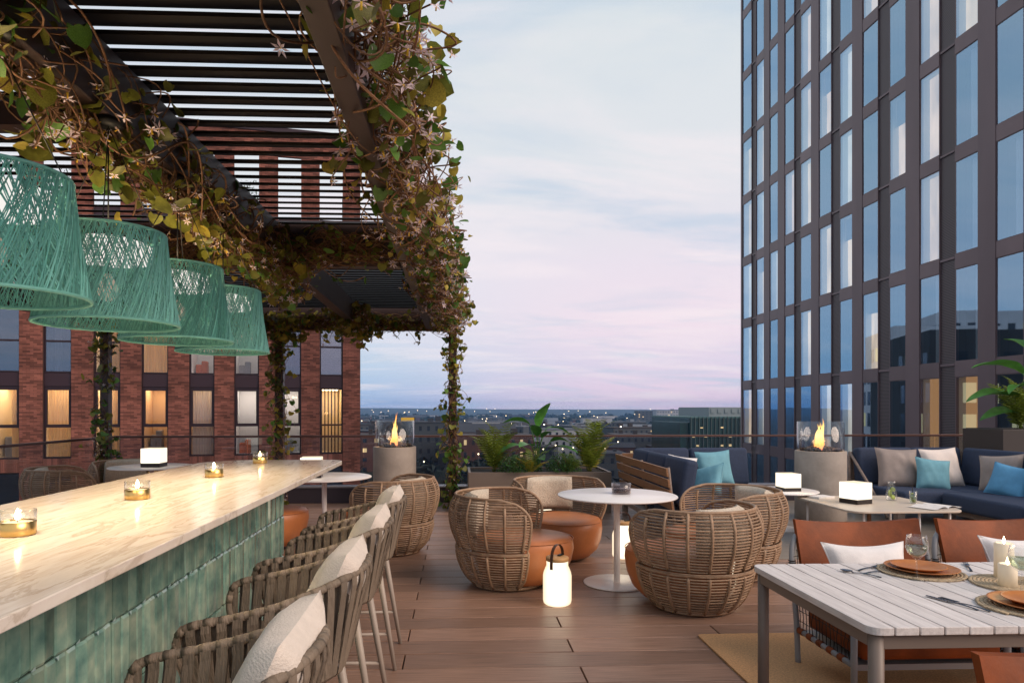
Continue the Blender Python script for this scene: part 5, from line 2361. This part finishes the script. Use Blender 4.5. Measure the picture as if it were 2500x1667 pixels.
def shrub(loc, r, n, lb_, seed):
    rf = random.Random(seed)
    t = thing('shrub', lb_, 'shrub', loc)
    q = MB()
    for k in range(n):
        d = Vector((rf.gauss(0, 1), rf.gauss(0, 1), abs(rf.gauss(0, 1)))).normalized() * r * rf.random() ** .35
        d.z += .02
        s = rf.uniform(.012, .021)
        M = Matrix.Translation(d) @ Matrix.Rotation(rf.uniform(0, 6.3), 4, 'Z') @ Matrix.Rotation(rf.uniform(-.9, .9), 4, 'X')
        q.add([(-s * .5, 0, 0), (0, -s, .003), (s * .5, 0, 0), (0, s, .003)], [(0, 1, 2, 3)], False, M)
    o = obj('foliage', q, M_shrub, t)
    o['kind'] = 'stuff'
    q = MB()
    for k in range(8):
        a = rf.uniform(0, 6.3)
        q.tube([(0, 0, 0), (r * .5 * math.cos(a), r * .5 * math.sin(a), r * .7)], .004, 4)
    obj('stem', q, M_vine, t)


shrub((.82, 9.82, .56), .25, 2000, 'round small leaved shrub between the fern and the tall leaves', 3)
shrub((1.54, 9.84, .56), .27, 2200, 'round small leaved shrub beside the spreading fern', 4)
shrub((1.10, 9.95, .56), .17, 900, 'low dark shrub behind the small yellowish fern', 5)
# ================================================================== FLOWERING VINES
def leaf_me(seed, m):
    """heart shaped leaf, 1 unit long, folded along its midrib"""
    rf = random.Random(seed)
    out = [(0, 0), (.10, .26), (-.04, .44), (.16, .56), (.46, .56), (.76, .38), (.98, 0)]
    fold, droop = rf.uniform(.10, .35), rf.uniform(.0, .25)
    mid = [(0.0, 0), (.10, 0), (.25, 0), (.42, 0), (.58, 0), (.75, 0), (1.0, 0)]
    q = MB()
    vs = [(x, 0, -droop * x * x) for x, _ in mid]
    for s in (1, -1):
        b_ = len(vs)
        vs += [(x, s * y, y * fold - droop * x * x + rf.uniform(-.02, .02)) for x, y in out[1:-1]]
        seq = list(range(b_, b_ + 5))
        fs = [(0, 1, seq[0]), (1, 2, seq[1], seq[0]), (2, 3, seq[2], seq[1]), (3, 4, seq[3], seq[2]), (4, 5, seq[4], seq[3]), (5, 6, seq[4])]
        if s < 0:
            fs = [f[::-1] for f in fs]
        q.f += fs
        q.sm += [True] * len(fs)
    q.v = vs
    me = q.mesh('leaf')
    me.materials.append(m)
    return me


def flower_me(seed):
    rf = random.Random(seed)
    q = MB()
    n = rf.choice((6, 7, 8))
    for k in range(n):
        a = 2 * PI * k / n + rf.uniform(-.15, .15)
        dz = rf.uniform(-.25, .35)
        M = Matrix.Rotation(a, 4, 'Z')
        q.add([(.06, 0, 0), (.45, -.16, dz * .4 + .02), (1.0, 0, dz), (.45, .16, dz * .4 + .02), (.45, 0, dz * .4 - .05)], [(0, 1, 4), (1, 2, 4), (2, 3, 4), (3, 0, 4)], False, M)
    return q


LEAF = [[leaf_me(i * 7 + j, M_leaf[j]) for i in range(4)] for j in range(3)]
FLO = []
for i in range(4):
    fq = flower_me(i)
    me = fq.mesh('flower')
    me.materials.append(M_petal)
    me.materials.append(M_stamen)
    FLO.append(me)
sq = MB()
sq.tube([(0, 0, 0), (0, 0, .55)], [.09, .11], 6)
STA = sq.mesh('stamen')
STA.materials.append(M_stamen)


def orient(rf, up_bias=.3, down=False):
    a = rf.uniform(0, 2 * PI)
    return (Matrix.Rotation(a, 4, 'Z') @ Matrix.Rotation(rf.gauss(.5, .5), 4, 'Y') @ Matrix.Rotation(rf.gauss(0, .7), 4, 'X'))


def vine(lb_, path, n_stem, n_leaf, n_flow, rx, rz, seed, single=(0, 0), leaf=(.05, .085), flo=(.020, .034), droop=0.0, shift=(0, 0), stem_r=.0035, colw=(5, 3, 2), loops=0, name='climbing_vine', skew=None, loop_dir=None, loop_amp=(.10, .28)):
    """path: centre line; rx, rz: spread across and up; single: how many leaves / flowers stand alone as parts (the nearest ones)"""
    rf = random.Random(seed)
    t = thing(name, lb_, 'vine', (0, 0, 0), 0, None)
    path = [Vector(p) for p in path]
    seg = [(b - a).length for a, b in zip(path[:-1], path[1:])]
    tot = sum(seg)

    def at_(u):
        s = max(0, min(.9999, u)) * tot
        for i, l_ in enumerate(seg):
            if s <= l_:
                break
            s -= l_
        d = (path[i + 1] - path[i]).normalized()
        p = path[i] + d * s
        sd = Vector((1, 0, 0)) if abs(d.x) < .7 else Vector((0, 1, 0))
        upv = Vector((0, 0, 1)) if abs(d.z) < .7 else Vector((0, 1, 0))
        return p, d, sd, upv
    nodes = []
    q = MB()
    for k in range(n_stem):
        u = rf.uniform(-.1, .9)
        L_ = rf.uniform(.10, .34)
        ph, ph2 = rf.uniform(0, 6.3), rf.uniform(0, 6.3)
        fq_, fq2 = rf.uniform(4, 14), rf.uniform(4, 14)
        ox, oz = rf.gauss(0, .5), rf.gauss(0, .5)
        pts = []
        n = int(10 + L_ * tot * 7)
        for i in range(n):
            v = u + L_ * i / n
            if v < 0 or v > 1:
                continue
            p, d, sd, upv = at_(v)
            w = rx(v) if callable(rx) else rx
            h = rz(v) if callable(rz) else rz
            c = p + sd * (w * (ox * .7 + .55 * math.sin(ph + fq_ * i / n)) + shift[0]) + upv * (h * (oz * .7 + .55 * math.sin(ph2 + fq2 * i / n)) + shift[1])
            pts.append(c)
        if len(pts) > 4:
            pts = catmull(pts, 2)
            q.tube(pts, stem_r * rf.uniform(.7, 1.35), 5)
            nodes += pts
    for k in range(loops):
        v = rf.random()
        p, d, sd, upv = at_(v)
        w = rx(v) if callable(rx) else rx
        h = rz(v) if callable(rz) else rz
        dirv = loop_dir if loop_dir else (sd * rf.uniform(-1, 1) + upv * rf.uniform(-1, 1))
        dirv = (Vector(dirv) + Vector((rf.gauss(0, .35), rf.gauss(0, .35), rf.gauss(0, .35)))).normalized()
        a0 = p + dirv * w * .5
        amp = rf.uniform(*loop_amp)
        b0 = a0 + d * rf.uniform(.1, .45) + Vector((rf.gauss(0, .03), 0, rf.gauss(0, .03)))
        m_ = a0.lerp(b0, .5) + dirv * amp
        pts = catmull([a0, a0.lerp(m_, .6) + Vector((0, 0, rf.gauss(0, .03))), m_, b0.lerp(m_, .5) + Vector((0, 0, rf.gauss(0, .03))), b0], 6)
        q.tube(pts, stem_r * rf.uniform(.6, 1.0), 5)
        nodes += pts[6:-6]
        nodes += pts[8:-8]
    o = obj('stem', q, M_vine, t)
    o['kind'] = 'stuff'

    def spot():
        c = rf.choice(nodes)
        return c + Vector((rf.gauss(0, .03), rf.gauss(0, .03), rf.gauss(0, .025)))
    rest = [MB(), MB(), MB()]
    items = sorted([(spot(), rf.random()) for _ in range(n_leaf)], key=lambda e: (e[0] - Vector((0, 0, 1.5))).length)
    for i, (p, _) in enumerate(items):
        j = rf.choices((0, 1, 2), colw)[0]
        s = rf.uniform(*leaf) * (1.35 if rf.random() < .12 else 1)
        M = orient(rf)
        if i < single[0]:
            o = obj('leaf', rf.choice(LEAF[j]), None, t, p, M.to_euler(), s)
        else:
            me = rf.choice(LEAF[j])
            rest[j].add([v.co for v in me.vertices], [tuple(f.vertices) for f in me.polygons], True, Matrix.Translation(p) @ M @ Matrix.Scale(s, 4))
    for j in range(3):
        if rest[j].v:
            o = obj('foliage', rest[j], M_leaf[j], t)
            o['kind'] = 'stuff'
    rp, rs = MB(), MB()
    items = sorted([(spot(), 0) for _ in range(n_flow)], key=lambda e: (e[0] - Vector((0, 0, 1.5))).length)
    for i, (p, _) in enumerate(items):
        s = rf.uniform(*flo)
        M = Matrix.Rotation(rf.uniform(0, 6.3), 4, 'Z') @ Matrix.Rotation(PI + rf.gauss(0, .8), 4, 'X') if rf.random() < .75 else orient(rf)
        me = rf.choice(FLO)
        if i < single[1]:
            f_ = obj('flower', me, None, t, p, M.to_euler(), s)
            obj('stamen', STA, None, f_, (0, 0, 0), (PI if rf.random() < .6 else 0, 0, 0))
        else:
            T = Matrix.Translation(p) @ M @ Matrix.Scale(s, 4)
            rp.add([v.co for v in me.vertices], [tuple(f.vertices) for f in me.polygons], False, T)
            rs.add([v.co for v in STA.vertices], [tuple(f.vertices) for f in STA.polygons], False, T)
    if rp.v:
        obj('blossom', rp, M_petal, t)['kind'] = 'stuff'
        obj('stamen', rs, M_stamen, t)['kind'] = 'stuff'
    return t


# outer beam: dense, flowers and long loops on the open side
vine('dense flowering vine over the outer pergola beam against the open sky', [(-.40, 1.9, 2.80), (-.36, 4.0, 2.82), (-.27, 7.0, 2.82), (-.12, 10.2, 2.80)], 330, 1900, 1800, lambda v: .20 + .02 * v, lambda v: .19, 11, (200, 180), (.028, .080), (.024, .044), shift=(.05, -.02), loops=210, loop_dir=(.9, -.1, .35), loop_amp=(.10, .32), colw=(4, 4, 2), stem_r=.0042)
# middle beam: olive foliage hanging over the bar
vine('olive leaved vine draped along the beam above the pendants', [(-1.47, 1.7, 2.80), (-1.46, 3.4, 2.74), (-1.44, 5.2, 2.68), (-1.43, 6.1, 2.64)], 300, 1150, 560, .19, .20, 12, (200, 130), (.028, .085), (.022, .040), shift=(-.04, -.03), loops=110, loop_dir=(.1, -.3, -.8), loop_amp=(.08, .24), colw=(6, 2, 2))
vine('sparse vine tangle on the cross beam between the two pergola bays', [(-5.0, 5.54, 2.76), (-2.6, 5.54, 2.76), (-.5, 5.54, 2.76)], 210, 560, 110, .07, .17, 13, (60, 20), (.04, .068), (.02, .03), loops=30, loop_dir=(.5, -.5, -.6), loop_amp=(.05, .2), colw=(6, 3, 1))
vine('yellowing vine along the far pergola beam', [(-5.2, 10.14, 2.76), (-2.6, 10.14, 2.76), (.05, 10.14, 2.76)], 200, 900, 240, .08, .14, 14, (60, 20), (.045, .08), (.02, .032), loops=50, loop_dir=(.3, -.2, -.8), loop_amp=(.08, .3), colw=(4, 2, 4))
vine('bushy vine clump where the middle beam meets the far beam', [(-1.43, 8.9, 2.74), (-1.40, 10.1, 2.66)], 50, 420, 160, .20, .17, 15, (0, 0), (.05, .085), (.02, .034), loops=16, colw=(4, 2, 4))
vine('vine climbing the pergola post nearest the plant box', [(-.06, 10.14, .02), (-.06, 10.14, 2.7)], 60, 330, 60, .10, .07, 16, (110, 20), (.05, .085), (.018, .028), loops=46, loop_dir=None, loop_amp=(.08, .22), colw=(4, 5, 2), name='post_vine')
vine('vine climbing the middle pergola post before the brick block', [(-2.62, 10.14, .02), (-2.62, 10.14, 2.7)], 50, 300, 40, .13, .07, 17, (90, 10), (.05, .085), (.018, .028), loops=40, loop_amp=(.06, .2), colw=(4, 2, 4), name='post_vine')
vine('vine climbing the pergola post in front of the lit windows beyond the bar', [(-5.14, 10.14, .02), (-5.14, 10.14, 2.7)], 44, 260, 50, .13, .07, 18, (90, 10), (.05, .085), (.018, .028), loops=36, loop_amp=(.06, .2), colw=(4, 5, 1), name='post_vine')
vine('bushy vine clump on top of the middle pergola post', [(-2.9, 10.1, 2.66), (-2.3, 10.1, 2.70)], 30, 320, 60, .12, .2, 19, (0, 0), (.05, .085), (.02, .03), loops=12, colw=(4, 1, 5))
# pots on the loggia of the brick block
for i, s_ in enumerate((1.75, 4.9, 8.2)):
    t = thing('loggia_plant', ('leafy plant on the brick loggia nearest the bar', 'leafy plant in the middle of the brick loggia', 'leafy plant at the far end of the brick loggia')[i], 'plant', (0, 0, 0), 0)
    t.location = (-16 + math.cos(ang) * s_ - math.sin(ang) * 1.5, 24.7 + math.sin(ang) * s_ + math.cos(ang) * 1.5, 8.79)
    q = MB()
    rf = random.Random(i)
    for k in range(420):
        d = Vector((rf.gauss(0, .3), rf.gauss(0, .3), .55 + abs(rf.gauss(.35, .4))))
        s = rf.uniform(.05, .12)
        M = Matrix.Translation(d) @ Matrix.Rotation(rf.uniform(0, 6.3), 4, 'Z') @ Matrix.Rotation(rf.uniform(-1.2, 1.2), 4, 'X')
        q.add([(-s * .25, 0, 0), (0, -s, 0), (s * .25, 0, 0), (0, s, 0)], [(0, 1, 2, 3)], False, M)
    obj('foliage', q, M_shrub, t)['kind'] = 'stuff'
    q = MB()
    q.lathe([(0, 0), (.2, 0), (.26, .5), (.22, .5), (.2, .4), (0, .4)], 20)
    obj('pot', q, M_planter, t)

# ================================================================== HAZE
if True:
    hm = bpy.data.materials.new('haze')
    hm.use_nodes = True
    tt = hm.node_tree
    tt.nodes.remove(tt.nodes['Principled BSDF'])
    v = tt.nodes.new('ShaderNodeVolumePrincipled')
    v.inputs['Color'].default_value = (.24, .50, .92, 1)
    v.inputs['Density'].default_value = .00017
    tt.links.new(v.outputs[0], tt.nodes['Material Output'].inputs['Volume'])
    q = MB()
    q.box(-3800, 3800, -1700, 3900, -26, 33)
    tag(obj('haze', q, hm), kind='stuff')
